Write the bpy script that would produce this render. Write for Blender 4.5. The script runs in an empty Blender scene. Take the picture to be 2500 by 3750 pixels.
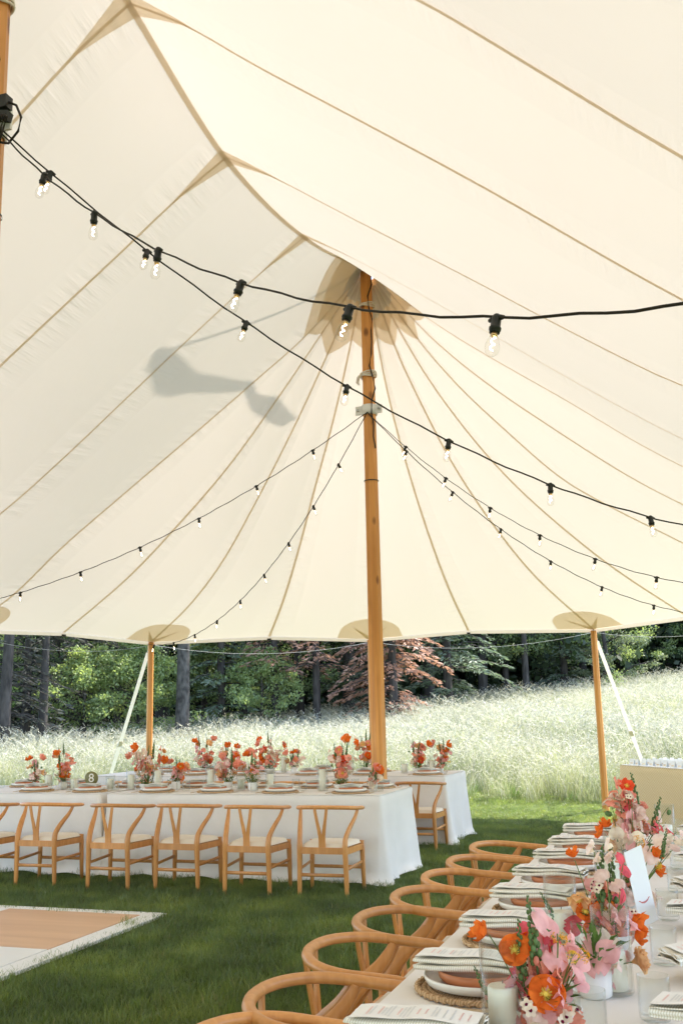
import bpy, math, random
import numpy as np
from mathutils import Matrix, Vector
R = math.radians
rnd = random.Random(7)
scene = bpy.context.scene
COL = scene.collection

# ------------------------------------------------------------------ camera, sky, sun, exposure
CAM_H, PITCH, ROLL, YAW, FPX = 1.55, R(11.3), R(1.2), R(18.8), 3700.0
fwd = np.array([-math.sin(YAW)*math.cos(PITCH), math.cos(YAW)*math.cos(PITCH), math.sin(PITCH)])
_r0 = np.array([math.cos(YAW), math.sin(YAW), 0.0]); _u0 = np.cross(_r0, fwd)
cright = math.cos(ROLL)*_r0 + math.sin(ROLL)*_u0
cup = -math.sin(ROLL)*_r0 + math.cos(ROLL)*_u0
cright, cup = math.cos(ROLL)*_r0 - math.sin(ROLL)*_u0, math.sin(ROLL)*_r0 + math.cos(ROLL)*_u0
cd = bpy.data.cameras.new('camera'); cam = bpy.data.objects.new('camera', cd); COL.objects.link(cam)
cd.sensor_fit = 'VERTICAL'; cd.sensor_height = 36.0; cd.sensor_width = 24.0
cd.lens = 36.0*FPX/3750.0; cd.clip_start = 0.05; cd.clip_end = 900
m = Matrix(((cright[0], cup[0], -fwd[0]), (cright[1], cup[1], -fwd[1]), (cright[2], cup[2], -fwd[2])))
cam.matrix_world = Matrix.Translation((0, 0, CAM_H)) @ m.to_4x4()
scene.camera = cam

SUN = Vector((0.31, 0.46, 1.0)).normalized()
world = bpy.data.worlds.new('World'); scene.world = world; world.use_nodes = True
wn = world.node_tree.nodes; wl = world.node_tree.links
sky = wn.new('ShaderNodeTexSky'); sky.sky_type = 'NISHITA'; sky.sun_disc = False
sky.sun_elevation = math.asin(SUN.z); sky.sun_rotation = math.atan2(SUN.x, SUN.y)
wl.new(sky.outputs[0], wn['Background'].inputs[0]); wn['Background'].inputs[1].default_value = 0.15
sd = bpy.data.lights.new('sun', 'SUN'); sd.energy = 3.1; sd.angle = R(0.55); sd.color = (1.0, 0.94, 0.85)
sun = bpy.data.objects.new('sun', sd); COL.objects.link(sun); sun.location = (20, 16, 40)
sun.rotation_euler = (-SUN).to_track_quat('-Z', 'Y').to_euler()
scene.view_settings.view_transform = 'Standard'; scene.view_settings.look = 'None'
scene.view_settings.exposure = 2.42; scene.view_settings.gamma = 1.0
scene.render.engine = 'CYCLES'
scene.cycles.use_denoising = True
scene.cycles.max_bounces = 10; scene.cycles.diffuse_bounces = 6; scene.cycles.transparent_max_bounces = 24
scene.cycles.transmission_bounces = 8; scene.cycles.caustics_reflective = False; scene.cycles.caustics_refractive = False
scene.cycles.sample_clamp_indirect = 6.0

def ray(x, y):            # photograph measured on a 1568-pixel-wide print -> direction
    s = 2500.0/1568.0
    return fwd*FPX + cright*(x*s - 1250) - cup*(y*s - 1875)
def on_z(x, y, z):
    d = ray(x, y); t = (z - CAM_H)/d[2]; return Vector((d[0]*t, d[1]*t, z))
def on_y(x, y, Y):
    d = ray(x, y); t = Y/d[1]; return Vector((d[0]*t, Y, CAM_H + d[2]*t))
def on_x(x, y, X):
    d = ray(x, y); t = X/d[0]; return Vector((X, d[1]*t, CAM_H + d[2]*t))
def bearing(x, dist):     # a spot on the plan, dist metres out, in the bearing of print column x at eye level
    d = ray(x, 1635); n = math.hypot(d[0], d[1]); return d[0]/n*dist, d[1]/n*dist

# ------------------------------------------------------------------ mesh helpers
class MB:
    def __init__(s): s.v = []; s.f = []; s.m = []; s.sm = []
    def add(s, V, F, mat=0, smooth=True):
        o = len(s.v); s.v.extend([tuple(p) for p in V])
        for f in F: s.f.append(tuple(i+o for i in f)); s.m.append(mat); s.sm.append(smooth)
        return s
    def box(s, c, d, mat=0, rot=None):
        x, y, z = d[0]/2, d[1]/2, d[2]/2
        V = [Vector((a*x, b*y, e*z)) for a in (-1, 1) for b in (-1, 1) for e in (-1, 1)]
        if rot is not None: V = [rot @ p for p in V]
        V = [p + Vector(c) for p in V]
        return s.add(V, [(0,1,3,2), (4,6,7,5), (0,4,5,1), (2,3,7,6), (0,2,6,4), (1,5,7,3)], mat, False)
    def tube(s, pts, rad, n=8, mat=0, flat=1.0, caps=True, up=(0, 0, 1), close=False):
        pts = [Vector(p) for p in pts]; k = len(pts)
        if not hasattr(rad, '__len__'): rad = [rad]*k
        V = []; F = []; U = Vector(up)
        for i, p in enumerate(pts):
            if close: t = pts[(i+1) % k] - pts[i-1]
            else: t = pts[min(i+1, k-1)] - pts[max(i-1, 0)]
            t.normalize(); a = t.cross(U)
            if a.length < 1e-4: a = t.cross(Vector((1, 0, 0)))
            a.normalize(); b = a.cross(t)
            ra, rb = rad[i] if hasattr(rad[i], '__len__') else (rad[i], rad[i]*flat)
            for j in range(n):
                w = 2*math.pi*j/n; V.append(p + a*(math.cos(w)*ra) + b*(math.sin(w)*rb))
        for i in range(k if close else k-1):
            for j in range(n):
                i2 = (i+1) % k
                F.append((i*n+j, i*n+(j+1) % n, i2*n+(j+1) % n, i2*n+j))
        if caps and not close: F.append(tuple(range(n))[::-1]); F.append(tuple((k-1)*n+j for j in range(n)))
        return s.add(V, F, mat)
    def lathe(s, prof, n=24, mat=0, c=(0, 0, 0), mod=None, closed=False):
        V = []; F = []; k = len(prof)
        for (r, z) in prof:
            for j in range(n):
                w = 2*math.pi*j/n; rr = r*(mod(j, z) if mod else 1)
                V.append((c[0]+rr*math.cos(w), c[1]+rr*math.sin(w), c[2]+z))
        for i in range(k if closed else k-1):
            for j in range(n):
                i2 = (i+1) % k
                F.append((i*n+j, i*n+(j+1) % n, i2*n+(j+1) % n, i2*n+j))
        return s.add(V, F, mat)
    def grid(s, fn, nu, nv, mat=0, smooth=True):
        V = [fn(i/nu, j/nv) for i in range(nu+1) for j in range(nv+1)]
        F = [(i*(nv+1)+j, (i+1)*(nv+1)+j, (i+1)*(nv+1)+j+1, i*(nv+1)+j+1) for i in range(nu) for j in range(nv)]
        return s.add(V, F, mat, smooth)
    def ball(s, c, r, mat=0, n=8, k=5, sq=(1, 1, 1)):
        V = [(c[0], c[1], c[2]+r*sq[2])]; F = []
        for i in range(1, k):
            a = math.pi*i/k
            for j in range(n):
                w = 2*math.pi*j/n
                V.append((c[0]+r*sq[0]*math.sin(a)*math.cos(w), c[1]+r*sq[1]*math.sin(a)*math.sin(w), c[2]+r*sq[2]*math.cos(a)))
        V.append((c[0], c[1], c[2]-r*sq[2])); L = len(V)-1
        for j in range(n): F.append((0, 1+j, 1+(j+1) % n)); F.append((L, L-n+(j+1) % n, L-n+j))
        for i in range(k-2):
            for j in range(n): F.append((1+i*n+j, 1+(i+1)*n+j, 1+(i+1)*n+(j+1) % n, 1+i*n+(j+1) % n))
        return s.add(V, F, mat)
    def mesh(s, name, mats):
        me = bpy.data.meshes.new(name); me.from_pydata(s.v, [], s.f)
        for q in (mats if isinstance(mats, (list, tuple)) else [mats]): me.materials.append(q)
        me.polygons.foreach_set('material_index', s.m); me.polygons.foreach_set('use_smooth', s.sm)
        me.update(); return me

def ob(name, me, parent=None, loc=None, rot=None, scl=None, label=None, cat=None, group=None, kind=None):
    o = bpy.data.objects.new(name, me); COL.objects.link(o)
    if parent is not None: o.parent = parent
    if loc is not None: o.location = loc
    if rot is not None: o.rotation_euler = rot
    if scl is not None: o.scale = (scl, scl, scl) if not hasattr(scl, '__len__') else scl
    if label: o['label'] = label
    if cat: o['category'] = cat
    if group: o['group'] = group
    if kind: o['kind'] = kind
    return o
def copy_tree(o, parent=None):
    c = o.copy(); COL.objects.link(c); c.parent = parent
    for ch in list(o.children): copy_tree(ch, c)
    return c
def place(proto, used, loc, rz=0.0, label=None, group=None, scl=None):
    o = copy_tree(proto) if used else proto
    o.location = loc; o.rotation_euler = (0, 0, rz)
    if label: o['label'] = label
    if group: o['group'] = group
    if scl: o.scale = (scl, scl, scl)
    return o

# ------------------------------------------------------------------ materials
def new_mat(name):
    mt = bpy.data.materials.new(name); mt.use_nodes = True
    return mt, mt.node_tree.nodes, mt.node_tree.links
def ramp(N, stops):
    r = N.new('ShaderNodeValToRGB'); e = r.color_ramp.elements
    while len(e) < len(stops): e.new(0.5)
    for q, (p, c) in zip(e, stops): q.position = p; q.color = (*c, 1)
    return r
def plain(name, col, rough=0.6, spec=0.3, var=0.0, scale=8.0, bump=0.0, bscale=60.0, metal=0.0, coords='Object', stretch=(1, 1, 1)):
    mt, N, L = new_mat(name); b = N['Principled BSDF']
    b.inputs['Base Color'].default_value = (*col, 1); b.inputs['Roughness'].default_value = rough
    b.inputs['Specular IOR Level'].default_value = spec; b.inputs['Metallic'].default_value = metal
    if var or bump:
        tc = N.new('ShaderNodeTexCoord'); mp = N.new('ShaderNodeMapping'); mp.inputs['Scale'].default_value = stretch
        L.new(tc.outputs[coords], mp.inputs[0])
    if var:
        nz = N.new('ShaderNodeTexNoise'); nz.inputs['Scale'].default_value = scale; nz.inputs['Detail'].default_value = 5
        L.new(mp.outputs[0], nz.inputs['Vector'])
        rp = ramp(N, [(0.3, tuple(c*(1-var) for c in col)), (0.7, tuple(min(1, c*(1+var)) for c in col))])
        L.new(nz.outputs[0], rp.inputs[0]); L.new(rp.outputs[0], b.inputs['Base Color'])
    if bump:
        n2 = N.new('ShaderNodeTexNoise'); n2.inputs['Scale'].default_value = bscale; n2.inputs['Detail'].default_value = 4
        L.new(mp.outputs[0], n2.inputs['Vector'])
        bp = N.new('ShaderNodeBump'); bp.inputs['Strength'].default_value = bump; bp.inputs['Distance'].default_value = 0.01
        L.new(n2.outputs[0], bp.inputs['Height']); L.new(bp.outputs[0], b.inputs['Normal'])
    return mt
def thin(name, col, tcol, mix=0.5, var=0.0, scale=3.0, rand=0.0, rough=None, coords='Object', stops=None, sheen=.06):
    """thin sheet (canvas, petal, leaf): reflects and lets light through"""
    mt, N, L = new_mat(name); N.remove(N['Principled BSDF']); out = N['Material Output']
    d = N.new('ShaderNodeBsdfDiffuse'); t = N.new('ShaderNodeBsdfTranslucent'); mx = N.new('ShaderNodeMixShader')
    d.inputs[0].default_value = (*col, 1); t.inputs[0].default_value = (*tcol, 1); mx.inputs[0].default_value = mix
    L.new(d.outputs[0], mx.inputs[1]); L.new(t.outputs[0], mx.inputs[2]); L.new(mx.outputs[0], out.inputs[0])
    if var or rand:
        if var:
            tc = N.new('ShaderNodeTexCoord'); nz = N.new('ShaderNodeTexNoise'); nz.inputs['Scale'].default_value = scale
            nz.inputs['Detail'].default_value = 4
            src = N.new('ShaderNodeNewGeometry').outputs['Position'] if coords == 'World' else tc.outputs[coords]
            L.new(src, nz.inputs['Vector']); fac = nz.outputs[0]
        if rand:
            oi = N.new('ShaderNodeObjectInfo'); mr = N.new('ShaderNodeMapRange')
            mr.inputs[3].default_value = -rand/2; mr.inputs[4].default_value = rand/2; L.new(oi.outputs['Random'], mr.inputs[0])
            ad = N.new('ShaderNodeMath'); ad.operation = 'ADD'; L.new(mr.outputs[0], ad.inputs[0])
            if var: L.new(fac, ad.inputs[1])
            else: ad.inputs[1].default_value = 0.5
            fac = ad.outputs[0]
        v = max(var, 0.25)
        for node, c in ((d, col), (t, tcol)):
            rp = ramp(N, [(0.28, tuple(x*(1-v) for x in c)), (0.72, tuple(min(1, x*(1+v)) for x in c))])
            if stops: rp = ramp(N, [(p, tuple(x*k*y for x, y in zip(c, tint))) for p, k, tint in stops])
            L.new(fac, rp.inputs[0]); L.new(rp.outputs[0], node.inputs[0])
    if rough is not None:
        g = N.new('ShaderNodeBsdfGlossy'); g.inputs['Roughness'].default_value = rough
        m2 = N.new('ShaderNodeMixShader'); m2.inputs[0].default_value = sheen
        L.new(mx.outputs[0], m2.inputs[1]); L.new(g.outputs[0], m2.inputs[2]); L.new(m2.outputs[0], out.inputs[0])
    return mt
def wood(name, dark, light, scale=3.0, stretch=(1, 1, 0.06), rough=0.42, knots=0.0, coords='Object'):
    mt, N, L = new_mat(name); b = N['Principled BSDF']; b.inputs['Roughness'].default_value = rough
    tc = N.new('ShaderNodeTexCoord'); mp = N.new('ShaderNodeMapping'); mp.inputs['Scale'].default_value = stretch
    L.new(tc.outputs[coords], mp.inputs[0])
    nz = N.new('ShaderNodeTexNoise'); nz.inputs['Scale'].default_value = scale*14; nz.inputs['Detail'].default_value = 6
    nz.inputs['Distortion'].default_value = 0.6; L.new(mp.outputs[0], nz.inputs['Vector'])
    rp = ramp(N, [(0.25, dark), (0.55, tuple((a+c)/2 for a, c in zip(dark, light))), (0.8, light)])
    L.new(nz.outputs[0], rp.inputs[0]); col = rp.outputs[0]
    if knots:
        mp2 = N.new('ShaderNodeMapping'); mp2.inputs['Scale'].default_value = (5.0, 5.0, 2.6); L.new(tc.outputs[coords], mp2.inputs[0])
        vo = N.new('ShaderNodeTexVoronoi'); vo.inputs['Scale'].default_value = 1.0; L.new(mp2.outputs[0], vo.inputs['Vector'])
        kr = ramp(N, [(0.0, (1, 1, 1)), (0.10, (0.85, 0.85, 0.85)), (0.19, (0, 0, 0))]); L.new(vo.outputs['Distance'], kr.inputs[0])
        mx = N.new('ShaderNodeMix'); mx.data_type = 'RGBA'; L.new(kr.outputs[0], mx.inputs[0]); L.new(col, mx.inputs[6])
        mx.inputs[7].default_value = (dark[0]*0.35, dark[1]*0.28, dark[2]*0.25, 1); col = mx.outputs[2]
    oi = N.new('ShaderNodeObjectInfo'); mr = N.new('ShaderNodeMapRange'); mr.inputs[3].default_value = .86; mr.inputs[4].default_value = 1.12; L.new(oi.outputs['Random'], mr.inputs[0])
    hv = N.new('ShaderNodeHueSaturation'); L.new(mr.outputs[0], hv.inputs['Value']); L.new(col, hv.inputs['Color']); col = hv.outputs[0]
    L.new(col, b.inputs['Base Color'])
    bp = N.new('ShaderNodeBump'); bp.inputs['Strength'].default_value = 0.08; bp.inputs['Distance'].default_value = 0.004
    L.new(nz.outputs[0], bp.inputs['Height']); L.new(bp.outputs[0], b.inputs['Normal'])
    return mt
def clear_glass(name, tint=(0.97, 0.98, 0.97), gloss=1.0):
    mt, N, L = new_mat(name); N.remove(N['Principled BSDF']); out = N['Material Output']
    t = N.new('ShaderNodeBsdfTransparent'); t.inputs[0].default_value = (*tint, 1)
    g = N.new('ShaderNodeBsdfGlossy'); g.inputs['Roughness'].default_value = 0.04
    f = N.new('ShaderNodeLayerWeight'); f.inputs[0].default_value = 0.5
    pw = N.new('ShaderNodeMath'); pw.operation = 'POWER'; pw.inputs[1].default_value = 4.0; L.new(f.outputs['Facing'], pw.inputs[0])
    mu = N.new('ShaderNodeMath'); mu.operation = 'MULTIPLY_ADD'; mu.inputs[1].default_value = 0.60*gloss; mu.inputs[2].default_value = 0.022; L.new(pw.outputs[0], mu.inputs[0])
    mx = N.new('ShaderNodeMixShader'); L.new(mu.outputs[0], mx.inputs[0]); L.new(t.outputs[0], mx.inputs[1]); L.new(g.outputs[0], mx.inputs[2])
    L.new(mx.outputs[0], out.inputs[0]); return mt
def emit(name, col, st):
    mt, N, L = new_mat(name); N.remove(N['Principled BSDF']); e = N.new('ShaderNodeEmission')
    e.inputs[0].default_value = (*col, 1); e.inputs[1].default_value = st; L.new(e.outputs[0], N['Material Output'].inputs[0]); return mt
def cloth_mat(name, col, scale=900.0, tr=0.12):
    """woven cloth: fine thread relief and soft uneven tone, a little light comes through"""
    mt, N, L = new_mat(name); b = N['Principled BSDF']; out = N['Material Output']
    b.inputs['Roughness'].default_value = 0.9; b.inputs['Specular IOR Level'].default_value = 0.1
    tc = N.new('ShaderNodeTexCoord')
    nz = N.new('ShaderNodeTexNoise'); nz.inputs['Scale'].default_value = 2.3; nz.inputs['Detail'].default_value = 3; L.new(tc.outputs['Object'], nz.inputs['Vector'])
    rp = ramp(N, [(0.3, tuple(c*0.95 for c in col)), (0.7, tuple(min(1, c*1.03) for c in col))]); L.new(nz.outputs[0], rp.inputs[0])
    L.new(rp.outputs[0], b.inputs['Base Color'])
    n2 = N.new('ShaderNodeTexNoise'); n2.inputs['Scale'].default_value = scale; L.new(tc.outputs['Object'], n2.inputs['Vector'])
    n3 = N.new('ShaderNodeTexNoise'); n3.inputs['Scale'].default_value = 7; n3.inputs['Detail'].default_value = 3; L.new(tc.outputs['Object'], n3.inputs['Vector'])
    bp = N.new('ShaderNodeBump'); bp.inputs['Strength'].default_value = 0.25; bp.inputs['Distance'].default_value = 0.002; L.new(n2.outputs[0], bp.inputs['Height'])
    b2 = N.new('ShaderNodeBump'); b2.inputs['Strength'].default_value = 0.35; b2.inputs['Distance'].default_value = 0.02; L.new(n3.outputs[0], b2.inputs['Height'])
    L.new(b2.outputs[0], bp.inputs['Normal']); L.new(bp.outputs[0], b.inputs['Normal'])
    t = N.new('ShaderNodeBsdfTranslucent'); t.inputs[0].default_value = (*col, 1); mx = N.new('ShaderNodeMixShader'); mx.inputs[0].default_value = tr
    L.new(b.outputs[0], mx.inputs[1]); L.new(t.outputs[0], mx.inputs[2]); L.new(mx.outputs[0], out.inputs[0])
    return mt
def stripes(name, base, line, freq, axis='X', w=0.5, wob=0.5):
    mt, N, L = new_mat(name); b = N['Principled BSDF']; b.inputs['Roughness'].default_value = 0.9; b.inputs['Specular IOR Level'].default_value = 0.1
    tc = N.new('ShaderNodeTexCoord'); wv = N.new('ShaderNodeTexWave'); wv.bands_direction = axis; wv.inputs['Scale'].default_value = freq
    wv.inputs['Distortion'].default_value = wob; wv.inputs['Detail'].default_value = 1
    L.new(tc.outputs['Object'], wv.inputs['Vector'])
    rp = ramp(N, [(max(0, w-0.15), base), (w+0.15, line)]); L.new(wv.outputs[0], rp.inputs[0]); L.new(rp.outputs[0], b.inputs['Base Color'])
    return mt

M = {}
M['canvas'] = thin('canvas', (0.80, 0.745, 0.66), (0.885, 0.785, 0.665), 0.12)
def canvas_relief(mt):
    N, L = mt.node_tree.nodes, mt.node_tree.links
    uv = N.new('ShaderNodeUVMap'); uv.uv_map = 'panel'; sp = N.new('ShaderNodeSeparateXYZ'); L.new(uv.outputs[0], sp.inputs[0])
    # puckers: short ripples square to the seam, dying out towards mid panel
    d = N.new('ShaderNodeMath'); d.operation = 'SUBTRACT'; L.new(sp.outputs[0], d.inputs[0]); d.inputs[1].default_value = .5
    ab = N.new('ShaderNodeMath'); ab.operation = 'ABSOLUTE'; L.new(d.outputs[0], ab.inputs[0])
    mr = N.new('ShaderNodeMapRange'); mr.inputs[1].default_value = .30; mr.inputs[2].default_value = .5; L.new(ab.outputs[0], mr.inputs[0])
    mp = N.new('ShaderNodeMapping'); mp.inputs['Scale'].default_value = (2.2, 9.0, 1); L.new(uv.outputs[0], mp.inputs[0])
    nz = N.new('ShaderNodeTexNoise'); nz.inputs['Scale'].default_value = 1.0; nz.inputs['Detail'].default_value = 3; L.new(mp.outputs[0], nz.inputs['Vector'])
    mu = N.new('ShaderNodeMath'); mu.operation = 'MULTIPLY'; L.new(nz.outputs[0], mu.inputs[0]); L.new(mr.outputs[0], mu.inputs[1])
    g = N.new('ShaderNodeNewGeometry'); n2 = N.new('ShaderNodeTexNoise'); n2.inputs['Scale'].default_value = 1.1; n2.inputs['Detail'].default_value = 4; L.new(g.outputs['Position'], n2.inputs['Vector'])
    ad = N.new('ShaderNodeMath'); ad.operation = 'MULTIPLY_ADD'; L.new(n2.outputs[0], ad.inputs[0]); ad.inputs[1].default_value = .35; L.new(mu.outputs[0], ad.inputs[2])
    bp = N.new('ShaderNodeBump'); bp.inputs['Strength'].default_value = .9; bp.inputs['Distance'].default_value = .045; L.new(ad.outputs[0], bp.inputs['Height'])
    for n in N:
        if n.bl_idname in ('ShaderNodeBsdfDiffuse', 'ShaderNodeBsdfTranslucent'): L.new(bp.outputs[0], n.inputs['Normal'])
canvas_relief(M['canvas'])
M['canvas_seam'] = thin('canvas_seam', (0.76, 0.66, 0.51), (0.80, 0.69, 0.52), 0.5)
M['canvas_patch'] = thin('canvas_patch', (0.80, 0.72, 0.58), (0.86, 0.76, 0.60), 0.62)
M['vent'] = thin('vent', (0.72, 0.70, 0.66), (0.8, 0.8, 0.78), .4); M['vent_strip'] = thin('vent_strip', (0.86, 0.85, 0.80), (0.9, 0.9, 0.86), .5)
M['flag'] = plain('flag', (0.7, 0.68, 0.62), 0.8)
M['pole'] = wood('pole', (0.46, 0.175, 0.035), (0.74, 0.35, 0.09), 1.6, (1, 1, 0.05), 0.5, knots=1)
M['oak'] = wood('oak', (0.50, 0.205, 0.050), (0.66, 0.31, 0.095), 2.6, (1, 1, 0.12), 0.36)
M['floor_wood'] = wood('floor_wood', (0.50, 0.275, 0.14), (0.70, 0.44, 0.26), 0.35, (0.10, 1, 1), 0.35)
M['floor_white'] = plain('floor_white', (0.74, 0.72, 0.67), 0.45, var=0.04, scale=3)
M['seat'] = cloth_mat('seat', (0.72, 0.64, 0.52), 700, 0.0)
M['cloth'] = cloth_mat('cloth', (0.85, 0.80, 0.745))
M['napkin'] = stripes('napkin', (0.80, 0.76, 0.66), (0.55, 0.50, 0.38), 55, 'X')
M['napkin_side'] = stripes('napkin_side', (0.80, 0.76, 0.66), (0.50, 0.45, 0.33), 55, 'X')
M['napkin_grey'] = plain('napkin_grey', (0.62, 0.61, 0.54), 0.9, var=0.08, scale=30)
M['napkin_dark'] = plain('napkin_dark', (0.30, 0.29, 0.23), 0.9)
M['paper'] = plain('paper', (0.80, 0.77, 0.71), 0.7)
M['paper_white'] = plain('paper_white', (0.82, 0.83, 0.83), 0.6)
M['ink'] = plain('ink', (0.66, 0.65, 0.62), 0.8); M['ink_pink'] = plain('ink_pink', (0.80, 0.52, 0.46), 0.8)
M['ink_red'] = plain('ink_red', (0.62, 0.16, 0.14), 0.8)
M['rattan'] = stripes('rattan', (0.58, 0.40, 0.24), (0.36, 0.22, 0.11), 38, 'X', 0.5, 6.0)
M['plate'] = plain('plate', (0.78, 0.74, 0.67), 0.25, 0.5); M['terracotta'] = plain('terracotta', (0.46, 0.16, 0.06), 0.4, 0.4, var=0.1, scale=20)
M['gold'] = plain('gold', (0.62, 0.47, 0.29), 0.32, metal=0.75)
M['ceramic'] = plain('ceramic', (0.76, 0.73, 0.69), 0.5); M['wax'] = plain('wax', (0.92, 0.86, 0.72), 0.5, var=0.03)
M['wick'] = plain('wick', (0.1, 0.09, 0.08), 0.9)
M['glass'] = clear_glass('glass', (0.965, 0.975, 0.968)); M['bulb_glass'] = clear_glass('bulb_glass', (0.97, 0.965, 0.95), 0.8)
M['filament'] = emit('filament', (1.0, 0.86, 0.66), 3.0); M['brass'] = plain('brass', (0.75, 0.5, 0.25), 0.3, metal=0.9)
M['black'] = plain('black', (0.022, 0.024, 0.022), 0.45); M['cable'] = plain('cable', (0.03, 0.024, 0.018), 0.6)
M['clamp'] = plain('clamp', (0.72, 0.72, 0.69), 0.4); M['bolt'] = plain('bolt', (0.5, 0.5, 0.5), 0.3, metal=1)
M['rope'] = plain('rope', (0.66, 0.60, 0.50), 0.9, var=0.15, scale=90); M['strap'] = thin('strap', (0.82, 0.82, 0.78), (0.75, 0.75, 0.70), 0.45)
M['cord'] = plain('cord', (0.42, 0.46, 0.48), 0.8); M['olive'] = plain('olive', (0.20, 0.185, 0.075), 0.45); M['tan_cloth'] = stripes('tan_cloth', (0.76, 0.56, 0.31), (0.86, 0.71, 0.47), 16, 'DIAGONAL', 0.5, 3.0)
GREEN = {'stem': (0.13, 0.20, 0.05), 'bud': (0.10, 0.17, 0.055)}
M['stem'] = plain('stem', GREEN['stem'], 0.6, var=0.2, scale=20); M['bud'] = plain('bud', GREEN['bud'], 0.6, var=0.25, scale=60)
M['leaf'] = thin('leaf', (0.10, 0.17, 0.05), (0.16, 0.26, 0.05), 0.35)
def petal(n, c): M[n] = thin(n, c, tuple(min(1, x*1.1) for x in c), 0.38, var=0.12, scale=30, rand=0.25)
petal('p_orange', (0.88, 0.20, 0.035)); petal('p_red', (0.84, 0.12, 0.05)); petal('p_peach', (0.90, 0.52, 0.26))
petal('p_coral', (0.90, 0.34, 0.24)); petal('p_pink', (0.93, 0.46, 0.45)); petal('p_blush', (0.93, 0.64, 0.56)); petal('p_magenta', (0.74, 0.13, 0.16))
petal('p_cream', (0.86, 0.70, 0.56)); petal('p_yellow', (0.82, 0.52, 0.07)); petal('p_amber', (0.84, 0.38, 0.03)); petal('p_wine', (0.16, 0.015, 0.045))
M['stamen'] = plain('stamen', (0.80, 0.62, 0.12), 0.8)

# ------------------------------------------------------------------ terrain
def sstep(a, b, x): t = min(1, max(0, (x-a)/(b-a))); return t*t*(3-2*t)
def ground_z(x, y):
    if y < 17.5: return 0.0
    k = (y-17.5)/18.5
    h = max(1.75 + 0.055*(x-3), -0.2)
    if k > 1.5: k = 1.5 + (k-1.5)*0.4
    h = min(h, 3.4)
    return max(0, y-60)*.20 + h*k*min(1, (y-17.5)/3.0) + 0.05*math.sin(x*0.9+y*0.7)*min(1, (y-17.5)/4)
def axis(lo, a, b, hi, fine, coarse):
    out = list(np.arange(lo, a, coarse)) + list(np.arange(a, b, fine)) + list(np.arange(b, hi+coarse, coarse)); return out
gx = axis(-250, -45, 20, 250, 1.0, 12.0); gy = axis(-200, 16, 62, 300, 0.8, 12.0)
mb = MB(); V = [(x, y, ground_z(x, y)) for x in gx for y in gy]; n = len(gy)
mb.add(V, [(i*n+j, (i+1)*n+j, (i+1)*n+j+1, i*n+j+1) for i in range(len(gx)-1) for j in range(n-1)])
mt, N, L = new_mat('soil_and_thatch'); b = N['Principled BSDF']; b.inputs['Roughness'].default_value = 0.95; b.inputs['Specular IOR Level'].default_value = 0.05
g = N.new('ShaderNodeNewGeometry'); nz = N.new('ShaderNodeTexNoise'); nz.inputs['Scale'].default_value = 1.3; nz.inputs['Detail'].default_value = 8
L.new(g.outputs['Position'], nz.inputs['Vector']); sp = N.new('ShaderNodeSeparateXYZ'); L.new(g.outputs['Position'], sp.inputs[0])
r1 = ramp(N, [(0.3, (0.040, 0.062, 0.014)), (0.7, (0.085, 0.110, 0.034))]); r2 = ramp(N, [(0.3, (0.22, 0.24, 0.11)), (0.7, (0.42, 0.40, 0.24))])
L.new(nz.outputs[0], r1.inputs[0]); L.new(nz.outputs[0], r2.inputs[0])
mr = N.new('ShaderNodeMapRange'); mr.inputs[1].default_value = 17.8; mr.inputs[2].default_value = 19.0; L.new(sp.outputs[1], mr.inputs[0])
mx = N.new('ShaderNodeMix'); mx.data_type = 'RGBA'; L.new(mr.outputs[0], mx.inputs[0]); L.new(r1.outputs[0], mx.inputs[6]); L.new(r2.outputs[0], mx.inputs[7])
mr2 = N.new('ShaderNodeMapRange'); mr2.inputs[1].default_value = 40; mr2.inputs[2].default_value = 46; L.new(sp.outputs[1], mr2.inputs[0])
mx2 = N.new('ShaderNodeMix'); mx2.data_type = 'RGBA'; L.new(mr2.outputs[0], mx2.inputs[0]); L.new(mx.outputs[2], mx2.inputs[6]); mx2.inputs[7].default_value = (.035, .04, .02, 1)
L.new(mx2.outputs[2], b.inputs['Base Color'])
ob('ground', mb.mesh('ground', mt), label='grassy ground rising to the meadow and the wood', kind='structure')

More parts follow.
